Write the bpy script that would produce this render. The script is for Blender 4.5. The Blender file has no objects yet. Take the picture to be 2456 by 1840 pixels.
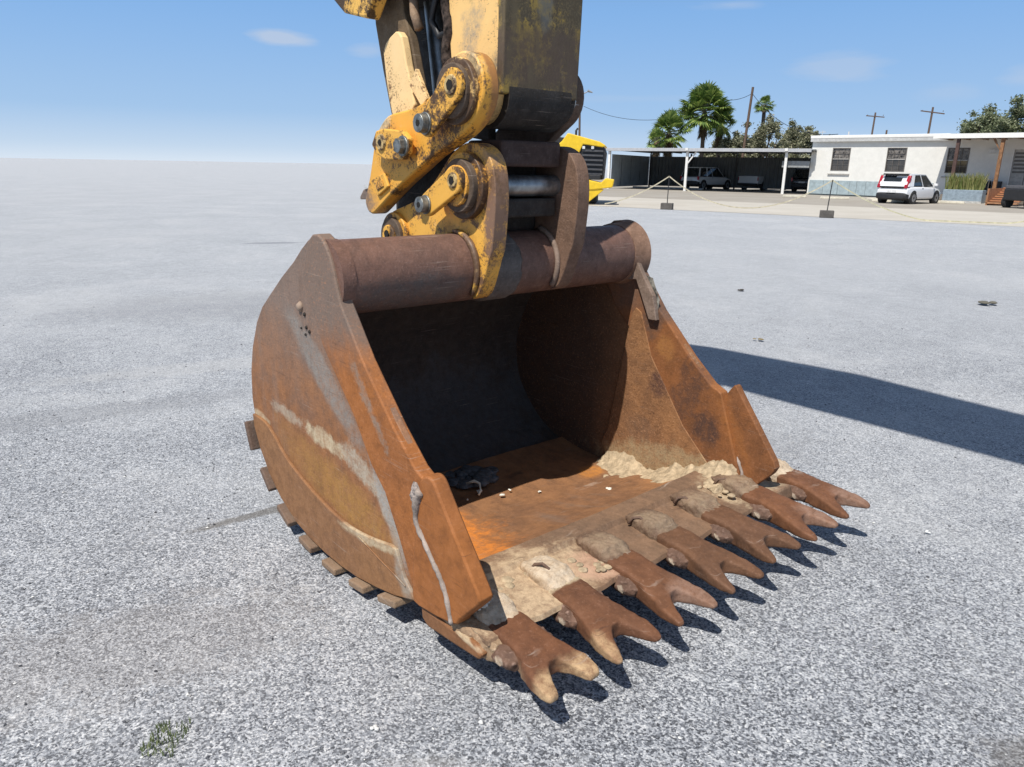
import bpy, bmesh, math, random
import numpy as np
from mathutils import Vector, Matrix, noise
R = math.radians
S = bpy.context.scene
COL = S.collection

# ---------------------------------------------------------------- camera
F = 1780.0; PW = 2456.0; HC = 1.6
TH = math.atan(520 / F); ROLL = .018
cam = bpy.data.cameras.new('camera'); co = bpy.data.objects.new('camera', cam); COL.objects.link(co)
cam.sensor_fit = 'HORIZONTAL'; cam.sensor_width = 36; cam.lens = 36 * F / PW
cam.clip_start = .05; cam.clip_end = 20000
fwd = Vector((0, math.cos(TH), -math.sin(TH))); rgt = Vector((1, 0, 0)); upv = rgt.cross(fwd)
m3 = Matrix((rgt, upv, -fwd)).transposed() @ Matrix.Rotation(ROLL, 3, 'Z')
co.matrix_world = Matrix.Translation((0, 0, HC)) @ m3.to_4x4()
S.camera = co

# ---------------------------------------------------------------- sun, sky, exposure
PSI = R(49.51)
U = Vector((math.sin(PSI), math.cos(PSI), 0)); V = Vector((math.cos(PSI), -math.sin(PSI), 0))
sund = (U * .56 - V * .17 - Vector((0, 0, 1))).normalized()      # direction the light travels
sl = bpy.data.lights.new('sun', 'SUN'); so = bpy.data.objects.new('sun', sl); COL.objects.link(so)
sl.energy = 5.0; sl.angle = R(.53); sl.color = (1, .95, .87)
so.rotation_euler = sund.to_track_quat('-Z', 'Y').to_euler(); so.location = (0, 0, 50)
W = bpy.data.worlds.new('World'); S.world = W; W.use_nodes = True
wn = W.node_tree; wn.nodes.clear()
sky = wn.nodes.new('ShaderNodeTexSky'); sky.sky_type = 'NISHITA'; sky.sun_disc = False
sky.sun_elevation = math.asin(-sund.z); sky.sun_rotation = math.atan2(-sund.x, -sund.y)
sky.air_density = 1.0; sky.dust_density = .2; sky.ozone_density = 1.5; sky.altitude = 0
bg = wn.nodes.new('ShaderNodeBackground'); bg.inputs[1].default_value = .112
wo = wn.nodes.new('ShaderNodeOutputWorld')
# thin fair-weather clouds, laid over the sky by direction
tc = wn.nodes.new('ShaderNodeTexCoord')
def wmath(op, a, b=None, c=None):
    n = wn.nodes.new('ShaderNodeMath'); n.operation = op
    for i, v in enumerate((a, b, c)):
        if v is None: continue
        if isinstance(v, (int, float)): n.inputs[i].default_value = v
        else: wn.links.new(v, n.inputs[i])
    return n.outputs[0]
mp = wn.nodes.new('ShaderNodeMapping'); mp.inputs['Scale'].default_value = (9, 9, 42)
wn.links.new(tc.outputs['Generated'], mp.inputs[0])
cn = wn.nodes.new('ShaderNodeTexNoise'); cn.inputs['Scale'].default_value = 1.3; cn.inputs['Detail'].default_value = 7
wn.links.new(mp.outputs[0], cn.inputs['Vector'])
def cloud(px, py, w, h, amt):
    x, y = (px - 1228) / F, -(py - 920) / F
    d = (rgt * x + upv * y + fwd).normalized()
    m = wn.nodes.new('ShaderNodeMapping'); sx, sz = F / w, F / h
    m.inputs['Scale'].default_value = (sx, sx, sz); m.inputs['Location'].default_value = (-d.x * sx, -d.y * sx, -d.z * sz)
    wn.links.new(tc.outputs['Generated'], m.inputs[0])
    g = wn.nodes.new('ShaderNodeTexGradient'); g.gradient_type = 'SPHERICAL'; wn.links.new(m.outputs[0], g.inputs[0])
    f = wmath('MULTIPLY', g.outputs['Fac'], 1.6)
    f = wmath('ADD', f, wmath('MULTIPLY', wmath('SUBTRACT', cn.outputs['Fac'], .5), 3.0))
    mr = wn.nodes.new('ShaderNodeMapRange'); mr.inputs['From Min'].default_value = .35; mr.inputs['From Max'].default_value = 1.3
    mr.inputs['To Max'].default_value = amt; wn.links.new(f, mr.inputs[0])
    gate = wn.nodes.new('ShaderNodeMapRange'); gate.inputs['From Max'].default_value = .3; wn.links.new(g.outputs['Fac'], gate.inputs[0])
    return wmath('MULTIPLY', mr.outputs[0], gate.outputs[0])
tot = None
for c in ((655, 100, 105, 22, .62), (870, 128, 60, 22, .32), (1990, 148, 170, 42, .34), (1740, 2, 110, 16, .3), (2440, 165, 60, 30, .3), (2250, 205, 90, 25, .18), (1470, 232, 300, 12, .12)):
    f = cloud(*c); tot = f if tot is None else wmath('MAXIMUM', tot, f)
mx = wn.nodes.new('ShaderNodeMix'); mx.data_type = 'RGBA'
tint = wn.nodes.new('ShaderNodeMix'); tint.data_type = 'RGBA'; tint.blend_type = 'MULTIPLY'; tint.inputs[0].default_value = 1
tint.inputs[7].default_value = (1.12, 1.0, .86, 1)
wn.links.new(sky.outputs[0], tint.inputs[6])
# low sky: the pale blue of warm humid air, going over into the physical sky higher up
sx_ = wn.nodes.new('ShaderNodeSeparateXYZ'); wn.links.new(tc.outputs['Generated'], sx_.inputs[0])
lowr = wn.nodes.new('ShaderNodeValToRGB'); wn.links.new(sx_.outputs[2], lowr.inputs[0])
e = lowr.color_ramp.elements; e[0].position = 0; e[0].color = (.50, .57, .65, 1); e[1].position = .30; e[1].color = (.09, .205, .44, 1)
for p_, c_ in ((.018, (.40, .50, .62)), (.06, (.27, .41, .60)), (.18, (.165, .325, .59))):
    x_ = e.new(p_); x_.color = (*c_, 1)
sc_ = wn.nodes.new('ShaderNodeMix'); sc_.data_type = 'RGBA'; sc_.blend_type = 'MULTIPLY'; sc_.inputs[0].default_value = 1; wn.links.new(lowr.outputs[0], sc_.inputs[6]); sc_.inputs[7].default_value = (11.1, 11.1, 11.1, 1)
hi = wn.nodes.new('ShaderNodeMapRange'); hi.interpolation_type = 'SMOOTHSTEP'; hi.inputs['From Min'].default_value = .12; hi.inputs['From Max'].default_value = .55; wn.links.new(sx_.outputs[2], hi.inputs[0])
bl_ = wn.nodes.new('ShaderNodeMix'); bl_.data_type = 'RGBA'; wn.links.new(hi.outputs[0], bl_.inputs[0]); wn.links.new(sc_.outputs[2], bl_.inputs[6]); wn.links.new(tint.outputs[2], bl_.inputs[7])
wn.links.new(tot, mx.inputs[0]); wn.links.new(bl_.outputs[2], mx.inputs[6]); mx.inputs[7].default_value = (4.6, 5.1, 6.0, 1)
wn.links.new(mx.outputs[2], bg.inputs[0]); wn.links.new(bg.outputs[0], wo.inputs[0])
S.view_settings.view_transform = 'Standard'; S.view_settings.look = 'None'
S.view_settings.exposure = 0.15; S.view_settings.gamma = 1; S.view_settings.use_curve_mapping = False
S.render.engine = 'CYCLES'; S.cycles.max_bounces = 6

# ---------------------------------------------------------------- object helpers
def tag(o, label=None, cat=None, group=None, kind=None):
    for k, v in (('label', label), ('category', cat), ('group', group), ('kind', kind)):
        if v: o[k] = v
    return o
def empty(name, loc=(0, 0, 0), rz=0, **k):
    o = bpy.data.objects.new(name, None); COL.objects.link(o); o.location = loc; o.rotation_euler = (0, 0, rz)
    o.empty_display_size = .1
    return tag(o, **k)
class MB:
    """collects shapes, links them as ONE mesh object"""
    def __init__(s): s.v = []; s.f = []; s.m = []; s.mi = 0
    def add(s, vs, fs):
        b = len(s.v); s.v += [tuple(p) for p in vs]; s.f += [tuple(i + b for i in f) for f in fs]; s.m += [s.mi] * len(fs); return s
    def box(s, x0, x1, y0, y1, z0, z1, M=None):
        vs = [Vector((x, y, z)) for z in (z0, z1) for y in (y0, y1) for x in (x0, x1)]
        if M is not None: vs = [M @ p for p in vs]
        return s.add(vs, [(0, 2, 3, 1), (4, 5, 7, 6), (0, 1, 5, 4), (2, 6, 7, 3), (0, 4, 6, 2), (1, 3, 7, 5)])
    def tube(s, p, q, r, r2=None, n=12, caps=True):
        p, q = Vector(p), Vector(q); r2 = r if r2 is None else r2
        d = (q - p).normalized(); a = d.orthogonal().normalized(); b = d.cross(a)
        vs = []
        for c, rr in ((p, r), (q, r2)):
            vs += [c + (a * math.cos(t) + b * math.sin(t)) * rr for t in (2 * math.pi * i / n for i in range(n))]
        fs = [(i, (i + 1) % n, n + (i + 1) % n, n + i) for i in range(n)]
        if caps: fs += [tuple(range(n - 1, -1, -1)), tuple(range(n, 2 * n))]
        return s.add(vs, fs)
    def path(s, pts, r, n=8):
        pts = [Vector(p) for p in pts]; vs = []; fs = []
        for i, p in enumerate(pts):
            d = (pts[min(i + 1, len(pts) - 1)] - pts[max(i - 1, 0)]).normalized()
            a = d.cross(Vector((.31, .2, .93))).normalized(); b = d.cross(a)
            rr = r[i] if isinstance(r, (list, tuple)) else r
            vs += [p + (a * math.cos(t) + b * math.sin(t)) * rr for t in (2 * math.pi * k / n for k in range(n))]
        for i in range(len(pts) - 1):
            fs += [(i * n + k, i * n + (k + 1) % n, (i + 1) * n + (k + 1) % n, (i + 1) * n + k) for k in range(n)]
        fs += [tuple(range(n - 1, -1, -1)), tuple(range((len(pts) - 1) * n, len(pts) * n))]
        return s.add(vs, fs)
    def prism(s, poly, y0, y1):
        """poly of (x, z) extruded along y"""
        n = len(poly)
        vs = [(x, y0, z) for x, z in poly] + [(x, y1, z) for x, z in poly]
        fs = [tuple(range(n)), tuple(range(2 * n - 1, n - 1, -1))] + [(i, i + n, (i + 1) % n + n, (i + 1) % n) for i in range(n)]
        return s.add(vs, fs)
    def loft(s, rings, closed=True):
        n = len(rings[0]); vs = [p for r in rings for p in r]; fs = []
        for i in range(len(rings) - 1):
            fs += [(i * n + k, i * n + (k + 1) % n, (i + 1) * n + (k + 1) % n, (i + 1) * n + k) for k in range(n)]
        if closed: fs += [tuple(range(n - 1, -1, -1)), tuple(range((len(rings) - 1) * n, len(rings) * n))]
        return s.add(vs, fs)
    def build(s, name, mat, parent=None, smooth=False, bevel=0, recalc=True, **k):
        me = bpy.data.meshes.new(name); me.from_pydata(s.v, [], s.f)
        mats = mat if isinstance(mat, (list, tuple)) else [mat]
        for m in mats: me.materials.append(m)
        if len(mats) > 1: me.polygons.foreach_set('material_index', s.m)
        if recalc:
            bm = bmesh.new(); bm.from_mesh(me); bmesh.ops.recalc_face_normals(bm, faces=bm.faces); bm.to_mesh(me); bm.free()
        if smooth:
            me.polygons.foreach_set('use_smooth', [True] * len(me.polygons))
            if smooth != 'all': me.set_sharp_from_angle(angle=R(smooth if not isinstance(smooth, bool) else 35))
        me.update()
        o = bpy.data.objects.new(name, me); COL.objects.link(o)
        if parent: o.parent = parent
        if bevel:
            b = o.modifiers.new('bevel', 'BEVEL'); b.width = bevel; b.segments = 2; b.limit_method = 'ANGLE'; b.angle_limit = R(32)
        return tag(o, **k)
def copy_tree(o, parent=None):
    c = o.copy(); COL.objects.link(c)
    if parent: c.parent = parent
    for ch in [x for x in bpy.data.objects if x.parent == o]: copy_tree(ch, c)
    return c
def smoothpoly(pts, closed=True, step=3):
    """Catmull-Rom through the points"""
    n = len(pts); out = []
    rng = range(n) if closed else range(n - 1)
    for i in rng:
        p0 = pts[(i - 1) % n] if closed or i > 0 else pts[i]; p1 = pts[i]; p2 = pts[(i + 1) % n]; p3 = pts[(i + 2) % n] if closed or i < n - 2 else p2
        for k in range(step):
            t = k / step
            out.append(tuple(.5 * ((2 * b) + (-a + c) * t + (2 * a - 5 * b + 4 * c - d) * t * t + (-a + 3 * b - 3 * c + d) * t ** 3) for a, b, c, d in zip(p0, p1, p2, p3)))
    if not closed: out.append(tuple(pts[-1]))
    return out
def arc(cx, cz, r, a0, a1, n=10):
    return [(cx + r * math.cos(R(a0 + (a1 - a0) * i / n)), cz + r * math.sin(R(a0 + (a1 - a0) * i / n))) for i in range(n + 1)]
def capsule(p, q, r, r2=None, n=10):
    r2 = r2 or r
    a = math.degrees(math.atan2(q[1] - p[1], q[0] - p[0]))
    return arc(q[0], q[1], r2, a - 90, a + 90, n) + arc(p[0], p[1], r, a + 90, a + 270, n)

# ---------------------------------------------------------------- materials
class NT:
    def __init__(s, name):
        s.m = bpy.data.materials.new(name); s.m.use_nodes = True; s.t = s.m.node_tree; s.t.nodes.clear()
        s.out = s.t.nodes.new('ShaderNodeOutputMaterial'); s.b = s.t.nodes.new('ShaderNodeBsdfPrincipled')
        s.t.links.new(s.b.outputs[0], s.out.inputs[0]); s.tc = s.t.nodes.new('ShaderNodeTexCoord'); s.co = s.tc.outputs['Object']
        oi = s.t.nodes.new('ShaderNodeObjectInfo'); ml = s.t.nodes.new('ShaderNodeMath'); ml.operation = 'MULTIPLY'; ml.inputs[1].default_value = 23.0; s.t.links.new(oi.outputs['Random'], ml.inputs[0])
        va = s.t.nodes.new('ShaderNodeVectorMath'); va.operation = 'ADD'; s.t.links.new(s.co, va.inputs[0]); s.t.links.new(ml.outputs[0], va.inputs[1]); s.nco = va.outputs[0]   # no two copies wear alike
    def L(s, a, b): s.t.links.new(a, b)
    def setin(s, i, v):
        if v is None: return
        if isinstance(v, (int, float)): i.default_value = v
        elif isinstance(v, (tuple, list)): i.default_value = (*v, 1) if len(v) == 3 and i.type == 'RGBA' else v
        else: s.L(v, i)
    def math(s, op, a, b=None, clamp=False):
        n = s.t.nodes.new('ShaderNodeMath'); n.operation = op; n.use_clamp = clamp; s.setin(n.inputs[0], a); s.setin(n.inputs[1], b); return n.outputs[0]
    def mapc(s, scale=(1, 1, 1), loc=(0, 0, 0), rot=(0, 0, 0), src=None):
        n = s.t.nodes.new('ShaderNodeMapping'); n.inputs['Scale'].default_value = scale; n.inputs['Location'].default_value = loc; n.inputs['Rotation'].default_value = rot
        s.L(src or s.nco, n.inputs[0]); return n.outputs[0]
    def noise(s, scale, detail=6, rough=.6, src=None, dist=0):
        n = s.t.nodes.new('ShaderNodeTexNoise'); n.inputs['Scale'].default_value = scale; n.inputs['Detail'].default_value = detail; n.inputs['Roughness'].default_value = rough
        n.inputs['Distortion'].default_value = dist
        s.L(src or s.nco, n.inputs['Vector']); return n.outputs['Fac']
    def vor(s, scale, src=None, feature='F1', out='Distance', rnd=1):
        n = s.t.nodes.new('ShaderNodeTexVoronoi'); n.feature = feature; n.inputs['Scale'].default_value = scale; n.inputs['Randomness'].default_value = rnd
        s.L(src or s.co, n.inputs['Vector']); return n.outputs[out]
    def rng(s, v, a, b, c=0, d=1, smooth=False):
        n = s.t.nodes.new('ShaderNodeMapRange'); n.interpolation_type = 'SMOOTHSTEP' if smooth else 'LINEAR'
        s.setin(n.inputs['Value'], v); s.setin(n.inputs['From Min'], a); s.setin(n.inputs['From Max'], b); s.setin(n.inputs['To Min'], c); s.setin(n.inputs['To Max'], d); return n.outputs[0]
    def mix(s, f, a, b, blend='MIX'):
        n = s.t.nodes.new('ShaderNodeMix'); n.data_type = 'RGBA'; n.blend_type = blend
        s.setin(n.inputs[0], f); s.setin(n.inputs[6], a); s.setin(n.inputs[7], b); return n.outputs[2]
    def ramp(s, f, stops):
        n = s.t.nodes.new('ShaderNodeValToRGB'); e = n.color_ramp.elements
        while len(e) < len(stops): e.new(.5)
        for x, (p, c) in zip(e, stops): x.position = p; x.color = (*c, 1)
        s.L(f, n.inputs[0]); return n.outputs[0]
    def sep(s, src=None):
        n = s.t.nodes.new('ShaderNodeSeparateXYZ'); s.L(src or s.co, n.inputs[0]); return n.outputs
    def bump(s, h, strength=.3, dist=.01, normal=None):
        n = s.t.nodes.new('ShaderNodeBump'); n.inputs['Strength'].default_value = strength; n.inputs['Distance'].default_value = dist
        s.L(h, n.inputs['Height'])
        if normal is not None: s.L(normal, n.inputs['Normal'])
        return n.outputs[0]
    def ell(s, c, r, rot=(0, 0, 0), warp=.0, src=None, soft=.5):
        """1 inside an ellipsoid patch of centre c and radii r, warped edge"""
        v = s.t.nodes.new('ShaderNodeVectorMath'); v.operation = 'SUBTRACT'; s.L(src or s.co, v.inputs[0]); v.inputs[1].default_value = c
        vr = s.t.nodes.new('ShaderNodeVectorRotate'); vr.rotation_type = 'EULER_XYZ'; vr.invert = True; s.L(v.outputs[0], vr.inputs['Vector']); vr.inputs['Rotation'].default_value = rot
        sc = s.t.nodes.new('ShaderNodeVectorMath'); sc.operation = 'MULTIPLY'; s.L(vr.outputs[0], sc.inputs[0]); sc.inputs[1].default_value = tuple(1 / x for x in r)
        ln = s.t.nodes.new('ShaderNodeVectorMath'); ln.operation = 'LENGTH'; s.L(sc.outputs[0], ln.inputs[0])
        d = ln.outputs['Value']
        if warp: d = s.math('ADD', d, s.math('MULTIPLY', s.math('SUBTRACT', s.noise(9, 10, .75), .5), warp * 1.5))
        return s.rng(d, 1.0, 1.0 - soft, 0, 1, True)
    def fin(s, col, rough=.7, metal=0, normal=None, spec=None):
        s.setin(s.b.inputs['Base Color'], col); s.setin(s.b.inputs['Roughness'], rough); s.setin(s.b.inputs['Metallic'], metal)
        if spec is not None: s.b.inputs['Specular IOR Level'].default_value = spec
        if normal is not None: s.L(normal, s.b.inputs['Normal'])
        return s.m
def plain(name, col, rough=.6, metal=0, var=.15, scale=6, spec=None, bump=0, bscale=60):
    n = NT(name); f = n.noise(scale, 6, .65); c2 = tuple(x * (1 - var * 2) for x in col)
    c = n.mix(n.rng(f, .35, .65), c2, tuple(min(1, x * (1 + var * .5)) for x in col))
    nb = n.bump(n.noise(bscale, 5), bump, .005) if bump else None
    return n.fin(c, rough, metal, nb, spec)

RUST_OR = (.31, .11, .03); RUST_BR = (.13, .06, .03); RUST_DK = (.055, .028, .02); OCHRE = (.42, .19, .045)
MUD = (.42, .36, .28); MUDP = (.55, .46, .31); GREYM = (.24, .195, .165); STEEL = (.10, .085, .078)
def rust(name, main=RUST_OR, second=RUST_BR, mottle=.5, patches=(), grad=None, speck=.5, streak=None, rough=.72, bump=.35, edge=0):
    n = NT(name)
    big = n.noise(3.2, 8, .62, dist=.4); med = n.noise(17, 8, .7); fine = n.noise(95, 4, .7)
    c = n.mix(n.math('MULTIPLY', n.rng(big, .38, .66), mottle), main, second)
    c = n.mix(n.rng(med, .48, .78, 0, .75), c, tuple(x * .55 for x in second))
    c = n.mix(n.rng(med, .48, .22, 0, .55), c, tuple(min(1, x * 1.3 + .02) for x in main))
    if grad:                                    # (axis, from, to, colour): paint, dirt and painted shade thinning out along the plate
        for ax, a, b, gc, amt in grad:
            v = n.math('ADD', n.sep()[ax], n.math('MULTIPLY', n.math('SUBTRACT', big, .5), .5))
            v = n.math('ADD', v, n.math('MULTIPLY', n.math('SUBTRACT', med, .5), .22))
            c = n.mix(n.rng(v, a, b, 0, amt), c, gc)
    for cc, rr, rot, col, amt, warp in patches:
        m = n.ell(cc, rr, rot, warp)
        m = n.math('MULTIPLY', m, n.rng(n.noise(30, 8, .8), .36, .58, .28, 1))
        c = n.mix(n.math('MULTIPLY', m, amt), c, col)
    if streak:
        st = n.noise(1, 6, .7, src=n.mapc(streak))
        c = n.mix(n.rng(st, .52, .75, 0, .55), c, tuple(x * .5 for x in second))
        c = n.mix(n.rng(st, .45, .25, 0, .4), c, GREYM)
    c = n.mix(n.rng(fine, .56, .75, 0, speck), c, tuple(min(1, x * 1.5 + .06) for x in main))
    c = n.mix(n.rng(fine, .42, .28, 0, speck), c, RUST_DK)
    for rot_, sc_ in ((R(52), (3, 3, 260)), (R(-12), (4, 4, 190))):
        sn = n.noise(1, 3, .55, src=n.mapc(sc_, (0, 0, 0), (0, rot_, 0)))
        c = n.mix(n.math('MULTIPLY', n.rng(sn, .66, .72), n.rng(big, .45, .6, 0, .55)), c, (.42, .34, .28))
        c = n.mix(n.math('MULTIPLY', n.rng(sn, .34, .29), n.rng(big, .55, .4, 0, .5)), c, RUST_DK)
    flake = n.noise(8, 12, .82, dist=.8)
    c = n.mix(n.rng(flake, .60, .66, 0, .45), c, tuple(x * .45 for x in main))
    c = n.mix(n.rng(flake, .36, .31, 0, .5), c, tuple(min(1, x * 1.45 + .03) for x in main))
    if edge:                                    # rubbed arrises and dust in the hollows of dense cast meshes
        pt = n.t.nodes.new('ShaderNodeNewGeometry').outputs['Pointiness']
        c = n.mix(n.math('MULTIPLY', n.rng(pt, .535, .60), n.rng(med, .35, .6, .3 * edge, edge)), c, tuple(min(1, x * 1.7 + .09) for x in main))
        c = n.mix(n.rng(pt, .47, .40, 0, .55 * edge), c, (.30, .22, .14))
    h = n.math('ADD', n.math('MULTIPLY', med, 1.0), n.math('MULTIPLY', fine, .45)); h = n.math('ADD', h, n.math('MULTIPLY', flake, 1.2))
    pits = n.rng(n.vor(70), 0, .35)
    h = n.math('ADD', h, n.math('MULTIPLY', pits, .15))
    rr = n.rng(med, .3, .7, rough - .12, rough + .15)
    return n.fin(c, rr, 0, n.bump(h, bump, .006), .3)
def paint(name, col, worn=(.15, .075, .03), amount=.5, dirt=.3, streak=None, patches=(), rough=.5):
    n = NT(name)
    big = n.noise(4.5, 8, .62, dist=.5); med = n.noise(22, 8, .72); fine = n.noise(110, 4, .7)
    c = n.mix(n.rng(big, .35, .7, 0, .5), col, tuple(x * y for x, y in zip(col, (.82, .72, .6))))
    w = n.math('ADD', big, n.math('MULTIPLY', med, .8))
    c = n.mix(n.rng(w, 1.12 - amount * .35, 1.20 - amount * .35), c, worn)                  # chipped paint
    c = n.mix(n.rng(n.math('ADD', big, fine), 1.15 - amount * .18, 1.22 - amount * .18, 0, .85), c, tuple(x * .6 for x in worn))
    c = n.mix(n.rng(med, .40, .2, 0, dirt), c, (.75, .60, .38))
    for cc, rr, rot, pc, amt, warp in patches:
        m = n.ell(cc, rr, rot, warp); m = n.math('MULTIPLY', m, n.rng(n.noise(40, 6, .75), .3, .55, .3, 1))
        c = n.mix(n.math('MULTIPLY', m, amt), c, pc)
    if streak:
        st = n.noise(1, 7, .7, src=n.mapc(streak)); c = n.mix(n.rng(st, .50, .62, .10, .9), c, worn)
        c = n.mix(n.rng(n.noise(1, 7, .7, src=n.mapc(tuple(x * 1.7 for x in streak))), .56, .70, 0, .8), c, (.05, .038, .03))
    h = n.math('ADD', med, n.math('MULTIPLY', fine, .4))
    return n.fin(c, n.rng(med, .3, .7, rough - .1, rough + .2), 0, n.bump(h, .25, .005), .4)

# ---------------------------------------------------------------- ground
def gravel(name):
    n = NT(name); p = n.sep()
    warp = n.noise(60, 3)
    c1 = n.vor(165, out='Color'); s1 = n.t.nodes.new('ShaderNodeSeparateColor'); n.L(c1, s1.inputs[0])
    c2 = n.vor(85, out='Color'); s2 = n.t.nodes.new('ShaderNodeSeparateColor'); n.L(c2, s2.inputs[0])
    fine = n.noise(210, 4, .8); mid = n.noise(34, 6, .75); big = n.noise(.55, 8, .62, dist=.6); huge = n.noise(.07, 5, .6)
    v = n.math('ADD', n.math('MULTIPLY', s1.outputs[0], .50), n.math('MULTIPLY', s2.outputs[1], .20))
    v = n.math('ADD', v, n.math('MULTIPLY', fine, .32)); v = n.math('ADD', v, n.math('MULTIPLY', mid, .22))
    v = n.math('ADD', v, n.math('MULTIPLY', n.math('SUBTRACT', big, .5), .34))
    c = n.ramp(n.rng(v, .28, 1.02), [(0, (.032, .035, .042)), (.23, (.105, .112, .13)), (.40, (.265, .282, .315)), (.57, (.42, .437, .47)), (.76, (.60, .612, .635)), (1, (.85, .855, .86))])
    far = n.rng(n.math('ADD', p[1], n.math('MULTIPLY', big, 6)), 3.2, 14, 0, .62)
    c = n.mix(far, c, (.43, .448, .472))                                              # paler farther out: grazing light and distance fade painted into the colour
    m2 = n.noise(7, 10, .8); m3 = n.noise(1, 8, .75, src=n.mapc((2.2, .9, 1)))
    c = n.mix(n.rng(m2, .50, .68, 0, .30), c, (.20, .205, .22)); c = n.mix(n.rng(m2, .48, .34, 0, .32), c, (.60, .61, .62))
    c = n.mix(n.rng(m3, .52, .70, 0, .26), c, (.27, .275, .29)); c = n.mix(n.rng(n.noise(45, 4, .8), .62, .72, 0, .55), c, (.10, .105, .115))
    c = n.mix(n.rng(big, .52, .75, 0, .4), c, (.47, .47, .47))                      # dusty, finer places
    c = n.mix(n.rng(huge, .45, .62, 0, .25), c, (.40, .41, .43))
    dist = n.math('POWER', n.math('ADD', n.math('POWER', p[0], 2.), n.math('POWER', p[1], 2.)), .5)
    # stains and worn places on this yard, and a far shadow sliver painted in
    for cc, rr, rot, col, amt, warp_ in (((-1.18, 3.22, 0), (.42, .045, 1), (0, 0, R(38)), (.16, .15, .14), .75, 1.2), ((1.55, 1.75, 0), (.22, .12, 1), (0, 0, 0), (.14, .13, .12), .6, 1.2),
                                         ((-1.3, 2.2, 0), (.75, .35, 1), (0, 0, R(25)), (.29, .27, .26), .30, 1.8), ((-.2, 1.55, 0), (.5, .2, 1), (0, 0, 0), (.42, .41, .40), .35, 1.6), ((1.3, 4.2, 0), (.8, .5, 1), (0, 0, .5), (.24, .24, .25), .3, 1.6), ((-2.8, 4.6, 0), (1.3, .25, 1), (0, 0, .55), (.22, .225, .24), .35, 1.4), ((-2.4, 5.9, 0), (1.6, .25, 1), (0, 0, .5), (.50, .50, .50), .35, 1.4), ((-5.0, 15.5, 0), (.8, .25, 1), (0, 0, .4), (.2, .21, .23), .6, .8), ((-3.2, 8.6, 0), (2.4, 1.3, 1), (0, 0, .3), (.26, .265, .28), .35, 1.0), ((2.6, 6.1, 0), (.35, .03, 1), (0, 0, -.75), (.6, .6, .6), .5, 1.2)):
        c = n.mix(n.math('MULTIPLY', n.ell(cc, rr, rot, warp_), amt), c, col)
    h = n.math('ADD', n.math('MULTIPLY', s1.outputs[0], .5), n.math('MULTIPLY', n.vor(125), -.9)); h = n.math('ADD', h, fine); h = n.math('ADD', h, n.math('MULTIPLY', s2.outputs[1], .5))
    return n.fin(c, .9, 0, n.bump(h, .75, .006), .15)
M_GRAVEL = gravel('gravel')
def sheet(name, pts, z, mat, **k):
    return MB().add([(x, y, z) for x, y in pts], [tuple(range(len(pts)))]).build(name, mat, recalc=False, **k)
# near ground as a relief sheet with the far plain around it
def near_ground():
    mb = MB(); xs = np.concatenate([[-2400, -1200, -200, -40, -12], np.linspace(-6, 8, 57), [14, 40, 200, 1200, 2400]]); ys = np.concatenate([[-1400, -300, -30, -5], np.linspace(0, 12, 49), [16, 30, 60, 200, 1200, 5400]])
    vs = []
    for y in ys:
        for x in xs:
            z = 0
            if -6 < x < 8 and 0 < y < 12: z = .012 * noise.noise(Vector((x * .9, y * .9, 0))) - .006
            vs.append((x, y, z))
    nx = len(xs); fs = [(j * nx + i, j * nx + i + 1, (j + 1) * nx + i + 1, (j + 1) * nx + i) for j in range(len(ys) - 1) for i in range(nx - 1)]
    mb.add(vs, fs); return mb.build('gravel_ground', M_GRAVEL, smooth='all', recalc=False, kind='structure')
near_ground()
random.seed(4); rnd = random.random
def stones():
    mb = MB()
    for i in range(11000):
        t = rnd(); y = .9 + 7.5 * t ** 1.4; x = (rnd() - .5) * (1.7 * y + 1.2) + .1
        r = .0018 + .0045 * rnd() ** 2.5
        c = Vector((x, y, .001 + .012 * noise.noise(Vector((x * .9, y * .9, 0))) - .004)); a = rnd() * 6.3
        sx, sy, sz = r * (.8 + rnd() * .7), r * (.7 + rnd() * .6), r * (.5 + rnd() * .5)
        vs = []
        for px, py, pz in ((1, 0, 0), (0, 1, 0), (-1, 0, 0), (0, -1, 0), (.15, .1, 1), (.0, .1, -1)):
            px += (rnd() - .5) * .5; py += (rnd() - .5) * .5; X, Y = px * sx, py * sy
            vs.append(c + Vector((X * math.cos(a) - Y * math.sin(a), X * math.sin(a) + Y * math.cos(a), pz * sz)))
        mb.add(vs, [(0, 1, 4), (1, 2, 4), (2, 3, 4), (3, 0, 4), (1, 0, 5), (2, 1, 5), (3, 2, 5), (0, 3, 5)])
    n = NT('stone'); g = n.t.nodes.new('ShaderNodeNewGeometry')
    c = n.ramp(g.outputs['Random Per Island'], [(0, (.05, .052, .06)), (.3, (.16, .165, .18)), (.6, (.30, .305, .32)), (.85, (.45, .45, .45)), (1, (.7, .7, .68))])
    mb.build('loose_gravel', n.fin(c, .85, spec=.2), recalc=False, kind='stuff', label='loose grey chippings lying on the gravel yard', cat='gravel')
stones()

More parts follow.
